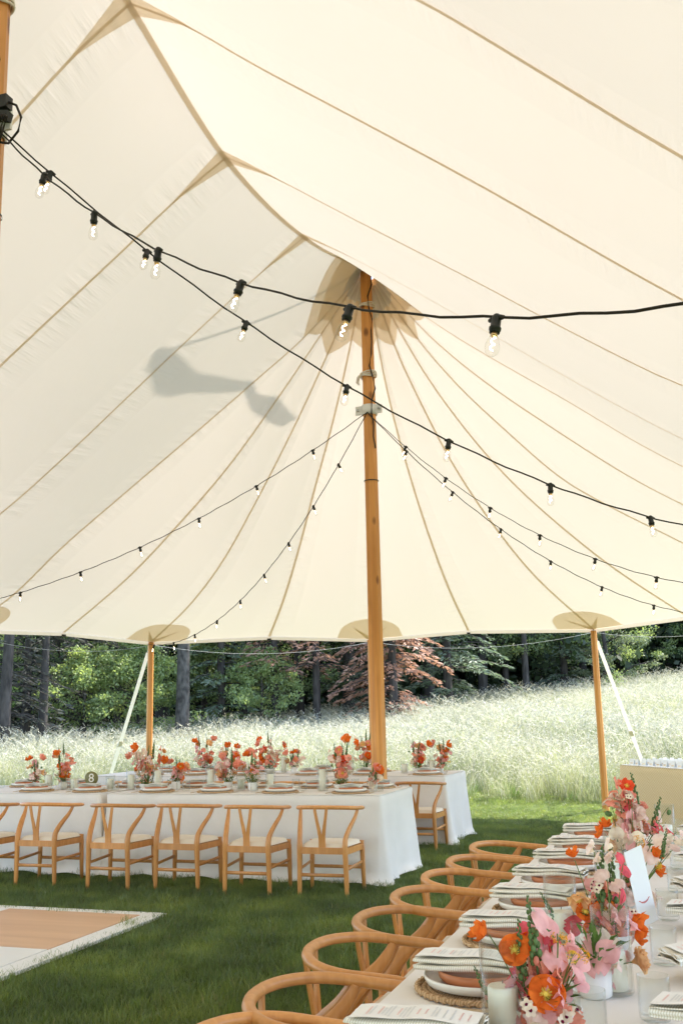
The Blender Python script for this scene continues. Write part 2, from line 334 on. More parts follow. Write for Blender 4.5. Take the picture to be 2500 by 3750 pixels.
# ------------------------------------------------------------------ tent
PX, P2Y, P1Y, P0Y = -3.43, 11.2, 4.2, -2.8
def pchip(pts):
    x = np.array([p[0] for p in pts], float); y = np.array([p[1] for p in pts], float)
    h = np.diff(x); d = np.diff(y)/h; mm = np.zeros(len(x)); mm[0] = d[0]; mm[-1] = d[-1]
    for i in range(1, len(x)-1):
        if d[i-1]*d[i] > 0:
            w1, w2 = 2*h[i]+h[i-1], h[i]+2*h[i-1]; mm[i] = (w1+w2)/(w1/d[i-1]+w2/d[i])
    def f(q):
        i = int(np.clip(np.searchsorted(x, q)-1, 0, len(h)-1)); t = (q-x[i])/h[i]
        return ((1+2*t)*(1-t)**2*y[i] + t*(1-t)**2*h[i]*mm[i] + t*t*(3-2*t)*y[i+1] + t*t*(t-1)*h[i]*mm[i+1])
    return f
FAN = [(-90, [(0, 6.98), (.84, 6.18), (1.41, 5.77), (2.32, 5.13), (3.26, 4.48), (4.22, 3.81), (5.2, 3.06), (5.9, 2.78)]),
 (-72, [(.1, 6.9), (.74, 6.27), (1.43, 5.61), (2.35, 4.8), (3.34, 4.1), (4.21, 3.55), (5.66, 2.83)]),
 (-54.5, [(.1, 6.9), (.81, 6.17), (1.53, 5.47), (2.56, 4.59), (3.7, 3.74), (4.68, 3.24), (6.03, 2.77)]),
 (-36, [(.1, 6.9), (.7, 6.2), (1.4, 5.55), (2.5, 4.72), (3.5, 3.95), (4.5, 3.3), (5.43, 2.84)]),
 (-18, [(.1, 6.9), (.6, 6.15), (1.2, 5.5), (2.1, 4.75), (3.1, 4.0), (4.2, 3.35), (5.4, 2.78)]),
 (0, [(.1, 6.85), (.39, 6.2), (.91, 5.50), (1.78, 4.73), (2.76, 4.04), (3.89, 3.4), (5.2, 2.85)]),
 (20.5, [(.1, 6.85), (.55, 6.12), (1.1, 5.48), (1.81, 4.78), (2.7, 4.13), (3.81, 3.5), (5.66, 2.79)]),
 (37.5, [(.1, 6.85), (.56, 6.16), (1.06, 5.55), (2.13, 4.6), (3.3, 3.88), (4.15, 3.45), (5.6, 2.85)]),
 (54.5, [(.1, 6.85), (.66, 6.1), (1.17, 5.54), (1.74, 5.04), (2.6, 4.37), (3.21, 4.07), (4.26, 3.62), (6.03, 2.78)]),
 (72, [(.1, 6.9), (.7, 6.13), (1.3, 5.55), (2.2, 4.85), (3.2, 4.15), (4.2, 3.6), (5.68, 2.85)]),
 (90, [(0, 6.98), (.8, 6.17), (1.4, 5.68), (2.3, 5.0), (3.2, 4.3), (4.2, 3.65), (5.2, 3.05), (5.9, 2.8)])]
SIDE = [(9.09, [(0, 6.42), (.42, 6.15), (1.3, 5.51), (2.1, 4.9), (2.86, 4.32), (3.57, 3.82), (4.8, 3.15), (5.85, 2.85)]),
 (7.2, [(0, 6.27), (.4, 6.02), (1.0, 5.58), (2.13, 4.76), (2.75, 4.3), (3.53, 3.76), (4.8, 3.12), (5.9, 2.78)]),
 (5.6, [(0, 6.60), (.4, 6.34), (.95, 5.88), (1.63, 5.34), (2.45, 4.68), (3.55, 3.76), (4.0, 3.42), (4.8, 3.06), (5.85, 2.85)]),
 (4.2, [(0, 7.0), (.8, 6.25), (1.4, 5.76), (2.42, 4.95), (3.0, 4.40), (3.57, 3.85), (4.05, 3.44), (4.8, 3.08), (5.9, 2.78)])]
NR = 28
def rib(base, direc, prof):
    f = pchip(prof); r0, r1 = prof[0][0], prof[-1][0]; out = []
    for i in range(NR+1):
        q = r0+(r1-r0)*(i/NR); out.append(Vector((base[0]+direc[0]*q, base[1]+direc[1]*q, f(q))))
    return out
def mir(r_): return [Vector((p.x, 2*P1Y-p.y, p.z)) for p in r_]
fan = [rib((PX, P2Y), (math.sin(R(a)), math.cos(R(a))), p) for a, p in FAN]
eastR = [rib((PX, y), (1, 0), p) for y, p in SIDE]; westR = [rib((PX, y), (-1, 0), p) for y, p in SIDE]
RIBS = fan + eastR + [mir(q) for q in eastR[-2::-1]] + [mir(q) for q in fan[::-1]] + [mir(q) for q in westR[:3]] + [westR[3]] + westR[2::-1]
NRIB = len(RIBS)                     # ring of ribs
iE0 = len(fan)-1                     # east rib at the far mast
smooth_sets = [list(range(iE0, iE0+5)), list(range(iE0+4, iE0+9))]
iW0 = iE0+8+len(fan)-1
smooth_sets += [list(range(iW0, iW0+5)), [(iW0+4+k) % NRIB for k in range(5)]]
def surf(j, v, rho):
    """point on the canvas: panel j, v across it, rho from ridge (0) to eave (1)"""
    a, b_ = RIBS[j % NRIB], RIBS[(j+1) % NRIB]; q = min(max(rho, 0), 1)*NR; i = min(int(q), NR-1); t = q-i
    pa = a[i].lerp(a[i+1], t); pb = b_[i].lerp(b_[i+1], t); p = pa.lerp(pb, v)
    for S in smooth_sets:
        jj = j % NRIB
        if jj in S[:-1] and S[S.index(jj)+1] == (jj+1) % NRIB:
            k = S.index(jj)
            pp = RIBS[S[k-1]] if k > 0 else None; pn = RIBS[S[k+2]] if k+2 < len(S) else None
            z0 = pp[i].lerp(pp[i+1], t).z if pp else 2*pa.z-pb.z
            z3 = pn[i].lerp(pn[i+1], t).z if pn else 2*pb.z-pa.z
            p.z = 0.5*((2*pa.z)+(-z0+pb.z)*v+(2*z0-5*pa.z+4*pb.z-z3)*v*v+(-z0+3*pa.z-3*pb.z+z3)*v**3)
            break
    # eave scallop: the hem is drawn inwards between the poles' straight lines, cloth slightly slack mid panel
    p.z -= 0.035*math.sin(math.pi*v)*math.sin(math.pi*min(rho, 1))
    return p
tent = ob('sailcloth_tent', None, loc=(PX, P1Y, 0), label='large cream sailcloth tent roof with tan seams over all the tables', cat='tent')
inv = Vector((-PX, -P1Y, 0))
def tpart(name, mb, mats): return ob(name, mb.mesh(name, mats), tent, loc=(-PX, -P1Y, 0))
for j in range(NRIB):
    mb = MB(); mb.grid(lambda u, v: surf(j, v, u), 40, 8); pn = tpart('roof_panel', mb, M['canvas'])
    ul = pn.data.uv_layers.new(name='panel'); li = np.empty(len(pn.data.loops), dtype=np.int32); pn.data.loops.foreach_get('vertex_index', li)
    ul.data.foreach_set('uv', np.stack([(li % 9)/8.0, (li//9)*0.17+j*3.7], 1).astype(np.float32).ravel())
def off(p, d=0.006): return Vector((p.x, p.y, p.z-d))
for j in range(NRIB):
    def strip(u, v, j=j):
        p = surf(j, 0, u); a = surf(j, 0.02, u)-p; c = surf(j-1, 0.98, u)-p
        w = (0.012+0.010*u)*(2*v-1); e = a if w > 0 else c; l = e.length*50
        ww = min(abs(w), 0.35*l)
        return off(p + e.normalized()*ww, 0.007) if e.length > 1e-6 else off(p, 0.007)
    mb = MB(); mb.grid(strip, 44, 2); tpart('seam', mb, M['canvas_seam'])
# ridge seam: runs over both slopes
def ridge_pts(y0, y1):
    js = {}
    pts = []
    for k in range(8):
        for s in range(8): pts.append((iE0+k, s/8))
    pts.append((iE0+7, 1.0)); return pts
rp_ = ridge_pts(0, 0)
mb = MB(); nrid = len(rp_)
def ridge_fn(u, v):
    j, t = rp_[int(round(u*(nrid-1)))]; p = surf(j, t, 0)
    q = surf(j, t, 0.012); d = (q-p).normalized(); w = (2*v-1)
    e = Vector((d.x*(1 if w > 0 else -1), 0, d.z)) if abs(w) > 0 else Vector((0, 0, 0))
    return off(p + e*0.032*abs(w), 0.012)
mb.grid(ridge_fn, nrid-1, 2); tpart('ridge_seam', mb, M['canvas_seam'])
# kite patches where the ridge crosses the seams
sides = [iE0+1, iE0+2, iE0+3, iE0+5, iE0+6, iE0+7] + [(iW0+k) % NRIB for k in (1, 2, 3, 5, 6, 7)]
for j in sides:
    def kite(u, v, j=j):
        s = 2*v-1; rho = 0.092*u; p = surf(j, 0, rho); w = 0.115*(1-u)**1.1
        e = (surf(j, 0.1, rho)-p) if s > 0 else (surf(j-1, 0.9, rho)-p)
        return off(p + e.normalized()*w*abs(s), 0.004)
    mb = MB(); mb.grid(kite, 10, 6); tpart('reinforcement_patch', mb, M['canvas_patch'])
# star patches at the masts, vents
STAR = [.84, .72, .83, .66, .66, .42, .56, .47, .64, .58, .80]      # reach of the star patch along each seam, metres
def star_r(j, v, k): return (STAR[j]+(STAR[j+1]-STAR[j])*v-.1)*k/5.6
for fj in (0, iE0+8):
    for (tip, kk, d) in ((0.142, 1.0, 0.004), (0.112, 0.76, 0.009)):
        for j in range(fj, fj+len(fan)-1):
            mb = MB(); jj0 = j-fj
            mb.grid(lambda u, v: off(surf(j, v, u*star_r(jj0 if fj == 0 else len(fan)-2-jj0, v if fj == 0 else 1-v, kk)), d), 8, 4, smooth=False); tpart('star_patch', mb, M['canvas_patch'])
        for j, flip in ((fj-1, True), (fj+len(fan)-1, False)):   # the pieces that run out along the ridge
            def rg(u, v, j=j, flip=flip):
                vv = v*0.52*(tip/0.142); rho = u*tip*(1-v)**0.75
                return off(surf(j, 1-vv if flip else vv, rho), d)
            mb = MB(); mb.grid(rg, 8, 8); tpart('star_patch', mb, M['canvas_patch'])
    for j in range(fj, fj+len(fan)-1):
        mb = MB(); mb.grid(lambda u, v: off(surf(j, v, 0.006+0.030*u), 0.016), 3, 3); tpart('vent_gore', mb, M['vent'])
        mb = MB(); mb.grid(lambda u, v: off(surf(j, .36+.28*v, 0.006+0.032*u), 0.021), 3, 1); tpart('vent_strip', mb, M['vent_strip'])
    for j, flip in ((fj-1, True), (fj+len(fan)-1, False)):
        mb = MB(); mb.grid(lambda u, v: off(surf(j, 1-v*.13 if flip else v*.13, 0.052*u*(1-v)**.5), 0.016), 3, 4); tpart('vent_gore', mb, M['vent'])
# oval patches over the side poles, hem all round
pole_ribs = [0, 2, 4, 6, 8, 10] + [iE0+2, iE0+4, iE0+6] + [iE0+8+k for k in (0, 2, 4, 6, 8, 10)] + [(iW0+k) % NRIB for k in (2, 4, 6)]
for j in pole_ribs:
    for w0, dep, dd in ((0.56, 0.115, 0.005),):
        def oval(u, v, j=j):
            s = 2*v-1; rho = 1-dep*math.sqrt(max(0, 1-s*s))*(1-u); p = surf(j, 0, rho)
            e = (surf(j, 0.1, rho)-p) if s > 0 else (surf(j-1, 0.9, rho)-p); l = e.length*10
            q = surf(j, min(.9, w0*s/l), rho) if s > 0 else surf(j-1, 1-min(.9, w0*-s/l), rho)
            return off(q, dd)
        mb = MB(); mb.grid(oval, 6, 16); tpart('pole_patch', mb, M['canvas_patch'])
    for sgn in (-1, 1):    # the darker webbing that fans out over the pole
        def web(u, v, j=j, sgn=sgn):
            s = sgn*u*0.30; rho = 1-0.07*u; p = surf(j, 0, rho); ln = (surf(j if sgn > 0 else j-1, .1 if sgn > 0 else .9, rho)-p).length*10
            rho += (v-.5)*0.03*(1-u); q = surf(j, abs(s)/ln, rho) if sgn > 0 else surf(j-1, 1-abs(s)/ln, rho)
            return off(q, 0.010)
        mb = MB(); mb.grid(web, 6, 2); tpart('webbing', mb, M['canvas_seam'])
for j in range(NRIB):
    def hem(u, v, j=j):
        p = surf(j, u, 1.0); c = Vector((PX, min(max(p.y, P0Y), P2Y), p.z)); o_ = (p-c).normalized()
        return p + o_*(0.004+0.006*v) + Vector((0, 0, -0.055*v))
    mb = MB(); mb.grid(hem, 8, 2); tpart('hem', mb, M['canvas'])
for j in [k for k in range(NRIB) if k not in pole_ribs]:
    p = surf(j, 0, 1.0); mb = MB(); mb.box((p.x, p.y, p.z-0.05), (0.05, 0.05, 0.03)); tpart('webbing_loop', mb, M['black'])

# masts
def pole_mesh(name, h, r0, r1, n=8, mat='pole'):
    mb = MB(); k = 10; mb.tube([(0, 0, h*i/k) for i in range(k+1)], [r0+(r1-r0)*i/k for i in range(k+1)], n)
    mb.sm = [False]*len(mb.sm); return mb.mesh(name, M[mat])
mast_labels = {P2Y: 'tall wooden centre mast behind the table numbered eight, clamp and lights on it',
               P1Y: 'tall wooden mast beside the dance floor with black wires and lamps on it',
               P0Y: 'tall wooden mast behind the photographer under the tent'}
for y, px_ in ((P2Y, PX), (P1Y, -3.445)):
    mast = ob('tent_mast', None, loc=(px_, y, 0), label=mast_labels[y], cat='tent pole')
    ob('shaft', pole_mesh('mast_shaft', 7.05, 0.094, 0.072), mast)
    mb = MB(); mb.tube([(0, 0, 7.05), (0, 0, 10.4 if y == P2Y else 9.0)], 0.022, 8); ob('finial_pole', mb.mesh('finial', M['pole']), mast)
    mb = MB(); mb.lathe([(0.087, 0), (0.088, 0.012)], 16, c=(0, 0, 4.25)); ob('joint_band', mb.mesh('band', M['black']), mast)
    ch = 5.13 if y == P2Y else 4.78
    mb = MB(); mb.lathe([(0.083, -0.06), (0.094, -0.06), (0.094, 0.06), (0.083, 0.06)], 20, c=(0, 0, ch))
    mb.box((-0.125, -0.03, ch), (0.08, 0.016, 0.11)); mb.box((0.125, -0.03, ch), (0.08, 0.016, 0.11)); cl = ob('clamp', mb.mesh('clamp', M['clamp']), mast)
    for s in (-1, 1):
        mb = MB(); mb.tube([(s*0.13, -0.06, ch), (s*0.13, -0.02, ch)], 0.014, 8); ob('bolt', mb.mesh('bolt', M['bolt']), cl)
    for h, turns in ((5.55, 4), (6.45, 3)):
        for k in range(turns):
            mb = MB(); mb.tube([(0.092*math.cos(a)*(1+.06*math.sin(3*a+k)), 0.092*math.sin(a), h+k*0.017+0.01*math.sin(a*2+k)) for a in np.linspace(0, 2*math.pi, 25)[:-1]], 0.009, 5, close=True)
            ob('rope_turn', mb.mesh('rope_turn', M['rope']), mast)
    mb = MB(); mb.tube([(-0.07, -0.07, 5.57), (-0.1, -0.09, 5.53), (-0.115, -0.09, 5.47), (-0.09, -0.1, 5.43)], [0.016, 0.022, 0.02, 0.008], 6); ob('rope_knot', mb.mesh('rope_knot', M['rope']), mast)
    mb = MB(); mb.tube([(-0.06, -0.08, 6.5+0.04*i) if i else (-0.06, -0.09, 6.48) for i in range(13)], 0.006, 5); ob('halyard', mb.mesh('halyard', M['rope']), mast)
    mb = MB(); mb.tube([(0.055+0.02*math.sin(i*1.3)+0.015*(i % 3), -0.085, 7.0-i*(7.0-ch+0.5)/16) for i in range(17)], 0.009, 6); ob('power_cable', mb.mesh('power_cable', M['cable']), mast)
    mb = MB(); mb.tube([(-0.075, -0.08, 0.62), (-0.03, -0.11, 0.62)], 0.025, 10); ob('socket_outlet', mb.mesh('outlet', M['black']), mast)
# pennant on the far mast: throws the shadow that shows on the canvas
def canvas_z(x, y):          # height of the canvas over a spot on the plan (far half of the tent)
    if y <= P2Y:
        rbs = [(P2Y, FAN[0][1])]+SIDE; r_ = abs(x-PX)
        for (ya, pa), (yb, pb) in zip(rbs, rbs[1:]):
            if yb <= y <= ya: t = (ya-y)/(ya-yb); return pchip(pa)(r_)*(1-t)+pchip(pb)(r_)*t
        return 0
    r_ = math.hypot(x-PX, y-P2Y); a = math.degrees(math.atan2(x-PX, y-P2Y))
    for (aa, pa), (ab, pb) in zip(FAN, FAN[1:]):
        if aa <= a <= ab: t = (a-aa)/(ab-aa); return pchip(pa)(max(r_, .1))*(1-t)+pchip(pb)(max(r_, .1))*t
    return 0
def shade_source(px, py):    # spot on the mast's north-south plane whose shadow falls on that point of the canvas
    d = ray(px, py); d = d/np.linalg.norm(d); t = 7.0
    while t < 22:
        p = d*t
        if CAM_H+p[2] > canvas_z(p[0], p[1]): break
        t += .02
    p = Vector((p[0], p[1], CAM_H+p[2])); k = (PX-p.x)/SUN.x; return p+SUN*k
up_ = [(380, 785), (400, 800), (425, 825), (465, 842), (500, 855), (530, 867), (565, 867), (590, 880), (600, 895), (635, 905), (655, 925), (680, 960)]
lo_ = [(360, 800), (345, 835), (340, 870), (360, 895), (400, 895), (450, 887), (478, 900), (525, 900), (575, 907), (585, 930), (615, 965), (650, 972)]
UA = [shade_source(*p) for p in up_]; LA = [shade_source(*p) for p in lo_]; ftop = UA[0].z
mb = MB(); o0 = Vector((PX, P2Y, 9.0)); nn = len(UA)
V = []
for a, b_ in zip(UA, LA):
    for k in range(5): q = a.lerp(b_, k/4)-o0; V.append(Vector((0.02*math.sin(q.y*5+k), q.y, q.z)))
mb.add(V, [(i*5+k, (i+1)*5+k, (i+1)*5+k+1, i*5+k+1) for i in range(nn-1) for k in range(4)])
fl = ob('pennant', mb.mesh('pennant', M['flag']), loc=o0, label='pale cloth pennant flying on top of the far mast', cat='flag')

# side poles, straps, rope
sp_proto = ob('side_pole', None, label='short wooden side pole at the tent edge', cat='tent pole', group='side poles round the tent edge')
ob('shaft', pole_mesh('side_shaft', 2.76, 0.053, 0.048), sp_proto)
mb = MB(); mb.tube([(0, 0, 2.74), (0, 0, 2.80)], 0.012, 8); mb.lathe([(0.0, 2.757), (0.035, 2.757), (0.035, 2.765)], 12); ob('pin', mb.mesh('pin', M['bolt']), sp_proto)
SPL = {0: 'side pole at the tent edge left of the strapped pole', 2: 'wooden side pole with a white strap behind the table numbered eight',
       4: 'side pole mostly hidden behind the tall centre mast', 6: 'wooden side pole on the sunlit lawn beside the tan card table', 8: 'side pole beyond the tan card table'}
used = False
strap_n = 0
for j in pole_ribs:
    p = surf(j, 0, 1.0)
    if p.y < -1: continue
    o = place(sp_proto, used, (p.x, p.y, 0), 0.3*j, SPL.get(j, 'plain wooden side pole along the long eave of the tent')); used = True
    if j in (0, 2, 4, 6, 8):
        c = Vector((PX, min(p.y, P2Y), 0)); od = Vector((p.x-c.x, p.y-c.y, 0)).normalized()
        a = Vector((p.x, p.y, 2.6))+od*0.10; e = Vector((p.x, p.y, 0))+od*1.95; e.z = ground_z(e.x, e.y)
        st = ob('guy_strap', None, loc=e, label={0: 'white webbing guy strap at the far left tent corner', 2: 'white webbing guy strap slanting from the pole behind the table numbered eight', 4: 'white webbing guy strap behind the centre mast', 6: 'white webbing guy strap slanting to the ground beside the tan card table', 8: 'white webbing guy strap beyond the tan card table'}[j], cat='strap')
        a = a-e; side = od.cross(Vector((0, 0, 1)))
        dirn = a.normalized(); nrm = side.cross(dirn)
        mb = MB()
        mb.add([-side*.032+nrm*.002, side*.032+nrm*.002, a+side*.032+nrm*.002, a-side*.032+nrm*.002, -side*.032-nrm*.002, side*.032-nrm*.002, a+side*.032-nrm*.002, a-side*.032-nrm*.002],
               [(0, 1, 2, 3), (7, 6, 5, 4), (0, 4, 5, 1), (1, 5, 6, 2), (2, 6, 7, 3), (3, 7, 4, 0)], 0, False)
        ob('webbing', mb.mesh('strap', M['strap']), st)
        mb = MB(); q = a*0.42; mb.add([q-side*.034+nrm*.012, q+side*.034+nrm*.012, q+dirn*.1+side*.034+nrm*.012, q+dirn*.1-side*.034+nrm*.012, q-side*.034-nrm*.012, q+side*.034-nrm*.012, q+dirn*.1+side*.034-nrm*.012, q+dirn*.1-side*.034-nrm*.012],
               [(0, 1, 2, 3), (7, 6, 5, 4), (0, 4, 5, 1), (1, 5, 6, 2), (2, 6, 7, 3), (3, 7, 4, 0)], 0, False); ob('buckle', mb.mesh('buckle', M['rope']), st)
        mb = MB(); mb.tube([a+dirn*.02*k+side*.012*(-1)**k for k in range(9)], 0.012, 6); ob('chain', mb.mesh('chain', M['bolt']), st)
        mb = MB(); mb.tube([(0, 0, -0.2), (0, 0, 0.12)], 0.018, 6); ob('stake', mb.mesh('stake', M['bolt']), st)
pts = []
for j in (0, 2, 4, 6, 8):
    a = surf(j, 0, 1.0)+Vector((0, 0.06, -0.05)); b_ = surf(j+2, 0, 1.0)+Vector((0, 0.06, -0.05))
    for k in range(12):
        t = k/12; q = a.lerp(b_, t); q.z -= 0.17*4*t*(1-t); pts.append(q)
mb = MB(); mb.tube(pts, 0.003, 5); ob('perimeter_rope', mb.mesh('perimeter_rope', M['cord']), label='thin pale rope slung along the tent edge between side poles', cat='rope')

# ------------------------------------------------------------------ string lights
sock = MB(); sock.lathe([(0.0, 0.032), (0.010, 0.031), (0.016, 0.024), (0.0185, 0.012), (0.019, -0.022), (0.023, -0.026), (0.023, -0.034), (0.020, -0.036), (0.020, -0.046), (0.0, -0.046)], 14)
sock.tube([(-0.034, 0, 0.012), (-0.012, 0, 0.016), (0.012, 0, 0.016), (0.034, 0, 0.012)], [0.007, 0.013, 0.013, 0.007], 8); SOCK = sock.mesh('socket', M['black'])
bl = MB(); bl.lathe([(0.0135, -0.046), (0.014, -0.056), (0.021, -0.075), (0.0265, -0.095), (0.0275, -0.11), (0.024, -0.128), (0.014, -0.139), (0.0, -0.142)], 16); BULB = bl.mesh('bulb', M['bulb_glass'])
fi = MB(); fi.tube([(0.008*math.sin(t*2*math.pi*2), 0.006*math.cos(t*2*math.pi*2), -0.062-0.055*t) for t in np.linspace(0, 1, 24)], 0.0022, 5)
FIL = fi.mesh('filament', M['filament'])
cp = MB(); cp.lathe([(0.0, -0.047), (0.0125, -0.047), (0.0125, -0.060), (0.004, -0.063)], 12); CAP = cp.mesh('cap', M['brass'])
C1 = (-3.33, 4.16, 4.70); C2 = (-3.43, 11.10, 5.08)
STR = [('black string of lit bulbs sagging widest across the tent, passing before the mast top', C1, (2.47, 1.4, 2.82), 1.09, 0.65, 0.63),
 ('black string of lit bulbs crossing in front of the mast clamp toward the right eave', C1, (2.47, 8.0, 2.82), 1.02, 0.33, 0.67),
 ('string of bulbs from the mast clamp, upper one of the pair toward the card table', C2, (2.47, 10.2, 2.82), 1.04, 0.69, 0.65),
 ('string of bulbs from the mast clamp, lower one of the pair toward the card table', C2, (1.48, 14.6, 2.80), 0.92, 0.66, 0.75),
 ('string of bulbs from the mast clamp running to the pole with the strap', C2, (-8.34, 14.62, 2.72), 0.76, 0.79, 0.71),
 ('string of bulbs from the mast clamp running above the round number sign', C2, (-9.30, 10.1, 2.82), 0.44, 0.79, 0.80)]
for si, (lab, a, b_, sag, first, step) in enumerate(STR):
    a = Vector(a); b_ = Vector(b_); pts = []
    if si == 1: a = a + Vector((0.0, 0.012, 0.02))
    for k in range(241):
        t = k/240; q = a.lerp(b_, t); q.z -= 4*sag*t*(1-t); pts.append(q)
    root = ob('string_lights', None, loc=a, label=lab, cat='string lights', group='bulb strings under the tent')
    acc = 0.0; nxt = first; spots = []
    for k in range(1, 241):
        l = (pts[k]-pts[k-1]).length
        while acc+l >= nxt:
            t = (nxt-acc)/l; spots.append((k, pts[k-1].lerp(pts[k], t))); nxt += step
        acc += l
    wob = []
    for k in range(0, 241, 3):
        q = pts[k]-a; wob.append(q + Vector((0, 0, 0.004*math.sin(k*0.55+si))))
    mb = MB(); mb.tube(wob, 0.0062, 6, flat=0.7); ob('cable', mb.mesh('cable', M['cable']), root)
    for k, p in spots:
        d = pts[min(k+2, 240)]-pts[max(k-2, 0)]; yaw = math.atan2(d.y, d.x); pit = -math.atan2(d.z, math.hypot(d.x, d.y))
        s = ob('socket', SOCK, root, loc=p-a+Vector((0, 0, -0.014)), rot=(rnd.uniform(-.28, .28), pit*0.45+rnd.uniform(-.1, .1), yaw), scl=.80)
        ob('bulb', BULB, s); ob('filament', FIL, s); ob('cap', CAP, s)
# wiring at the near mast
jb = ob('junction_box', None, loc=(-3.43, 4.2, 4.74), label='tangle of black plugs and wires strapped to the mast beside the dance floor', cat='wiring')
mb = MB(); mb.box((0.115, -0.06, 0.13), (0.075, 0.06, 0.075)); ob('plug_block', mb.mesh('plug_block', M['black']), jb)
mb = MB(); mb.box((0.125, -0.06, 0.05), (0.07, 0.05, 0.05), rot=Matrix.Rotation(0.3, 3, 'Y')); ob('adapter', mb.mesh('adapter', M['black']), jb)
for k in range(7):
    a0 = Vector((0.08+0.006*k, -0.07, 0.10-0.005*k)); mb = MB()
    mb.tube([a0, a0+Vector((0.012*k-0.02, -0.02, -0.05)), a0+Vector((0.01*(k-3), -0.02, -0.11)), Vector((0.095, -0.06, -0.06-0.01*k))], 0.006, 6); ob('wire', mb.mesh('wire', M['cable']), jb)
mb = MB(); mb.tube([(0.15, -0.06, 0.13), (0.20, -0.06, 0.10), (0.235, -0.06, 0.02), (0.22, -0.06, -0.06), (0.16, -0.06, -0.12), (0.10, -0.06, -0.10)], 0.007, 6); ob('wire_loop', mb.mesh('wire_loop', M['cable']), jb)

# ------------------------------------------------------------------ dance floor
df = ob('dance_floor', None, loc=(-4.1, 7.55, 0), label='portable dance floor of pale wood and white squares with white border on the lawn', cat='dance floor')
PW = 1.22; bw = 0.17
tile = {}
for k, mn in ((0, 'floor_wood'), (1, 'floor_white')):
    mb = MB(); mb.box((0, 0, 0.022), (PW-0.006, PW-0.006, 0.024)); tile[k] = mb.mesh('tile', M[mn])
for i in range(6):
    for j in range(6): ob('floor_panel', tile[(i+j) % 2], df, loc=(-bw-PW*(i+.5), -bw*0.7-PW*(j+.5), 0))
mb = MB(); mb.box((-bw/2+0.003, -PW*3-bw*.7, 0.0205), (bw-0.006, PW*6, 0.023)); ob('border', mb.mesh('border', M['floor_white']), df)
mb = MB(); mb.box((-PW*3-bw/2, -bw*.35+0.003, 0.0205), (PW*6+bw, bw*.7-0.006, 0.023)); ob('border', mb.mesh('border', M['floor_white']), df)

# ------------------------------------------------------------------ tablecloths
TZ = 0.80
def tablecloth(name, x0, x1, y0, y1, mat, label, cat, seed, top=TZ, rot=0, pivot=None, group=None, flare=0.03, fold=0.032):
    rr = random.Random(seed); cx, cy = (x0+x1)/2, (y0+y1)/2; a, b_ = (x1-x0)/2, (y1-y0)/2; cr = 0.025
    per = []; step = 0.035
    def edge(p, q, nx, ny):
        L_ = math.hypot(q[0]-p[0], q[1]-p[1]); n_ = max(4, int(L_/step))
        for i in range(n_+1):
            t = i/n_; per.append((p[0]+(q[0]-p[0])*t, p[1]+(q[1]-p[1])*t, nx, ny, min(t, 1-t)*L_))
    def corner(c, a0):
        for i in range(1, 8):
            w = a0+math.pi/2*i/8; per.append((c[0]+cr*math.cos(w), c[1]+cr*math.sin(w), math.cos(w), math.sin(w), 0.0))
    edge((-a+cr, -b_), (a-cr, -b_), 0, -1); corner((a-cr, -b_+cr), -math.pi/2)
    edge((a, -b_+cr), (a, b_-cr), 1, 0); corner((a-cr, b_-cr), 0)
    edge((a-cr, b_), (-a+cr, b_), 0, 1); corner((-a+cr, b_-cr), math.pi/2)
    edge((-a, b_-cr), (-a, -b_+cr), -1, 0); corner((-a+cr, -b_+cr), math.pi)
    n_ = len(per); ph = [rr.uniform(0, 6.28) for _ in range(6)]
    s_ = 0; S = []
    for i in range(n_):
        if i: s_ += math.hypot(per[i][0]-per[i-1][0], per[i][1]-per[i-1][1]) + (0.03 if per[i][4] == 0 else 0)
        S.append(s_)
    rows = 18; V = []; F = []
    for k in range(rows+1):
        t = k/rows; z = top-t*top
        for i, (x, y, nx, ny, dc) in enumerate(per):
            s = S[i]; near = math.exp(-dc/0.16)
            end = 1.0 if abs(nx) > 0.5 and dc > 0 else 0.8
            amp = fold*end*(t**1.2)*(math.sin(s*9.5+ph[0]+0.8*math.sin(s*2.1+ph[1]))*0.7+0.5*math.sin(s*17+ph[2])+0.4*math.sin(s*4.1+ph[3]))
            fl = flare*t**1.3 + near*(0.055*t**1.1) + amp
            puddle = 0.05*max(0, t-0.9)/0.1*(0.5+0.5*math.sin(s*6+ph[4]))
            o = fl+puddle
            zz = z if k < rows else 0.012+0.012*math.sin(s*11+ph[5])+0.010
            if k == rows-1: zz = z+0.012*math.sin(s*11+ph[5])
            # rounded top edge
            if k == 0: o = -0.004; zz = top
            if k == 1: zz = top-0.018; o = 0.006
            V.append((x+nx*o, y+ny*o, zz))
    for k in range(rows):
        for i in range(n_): F.append((k*n_+i, (k+1)*n_+i, (k+1)*n_+(i+1) % n_, k*n_+(i+1) % n_))
    F = [f[::-1] for f in F]; F.append(tuple(range(n_)))
    mb = MB(); mb.add(V, F); me = mb.mesh(name, mat); me.polygons[len(me.polygons)-1].use_smooth = False
    return ob(name, me, loc=(cx, cy, 0), rot=(0, 0, rot), label=label, cat=cat, group=group)
tablecloth('tablecloth', -5.77, -2.85, 9.33, 10.45, M['cloth'], 'cream cloth on the front table whose free corner faces the lawn', 'tablecloth', 1)
tablecloth('tablecloth', -8.75, -5.84, 9.30, 10.42, M['cloth'], 'cream cloth on the table that holds the round number sign', 'tablecloth', 2)
tablecloth('tablecloth', -5.32, -2.90, 12.15, 13.27, M['cloth'], 'white cloth on the table beyond the mast, nearest the sunlit lawn', 'tablecloth', 3)
tablecloth('tablecloth', -7.80, -5.38, 12.15, 13.27, M['cloth'], 'white cloth on the far table by the tall grass, end beside the strapped pole', 'tablecloth', 4)
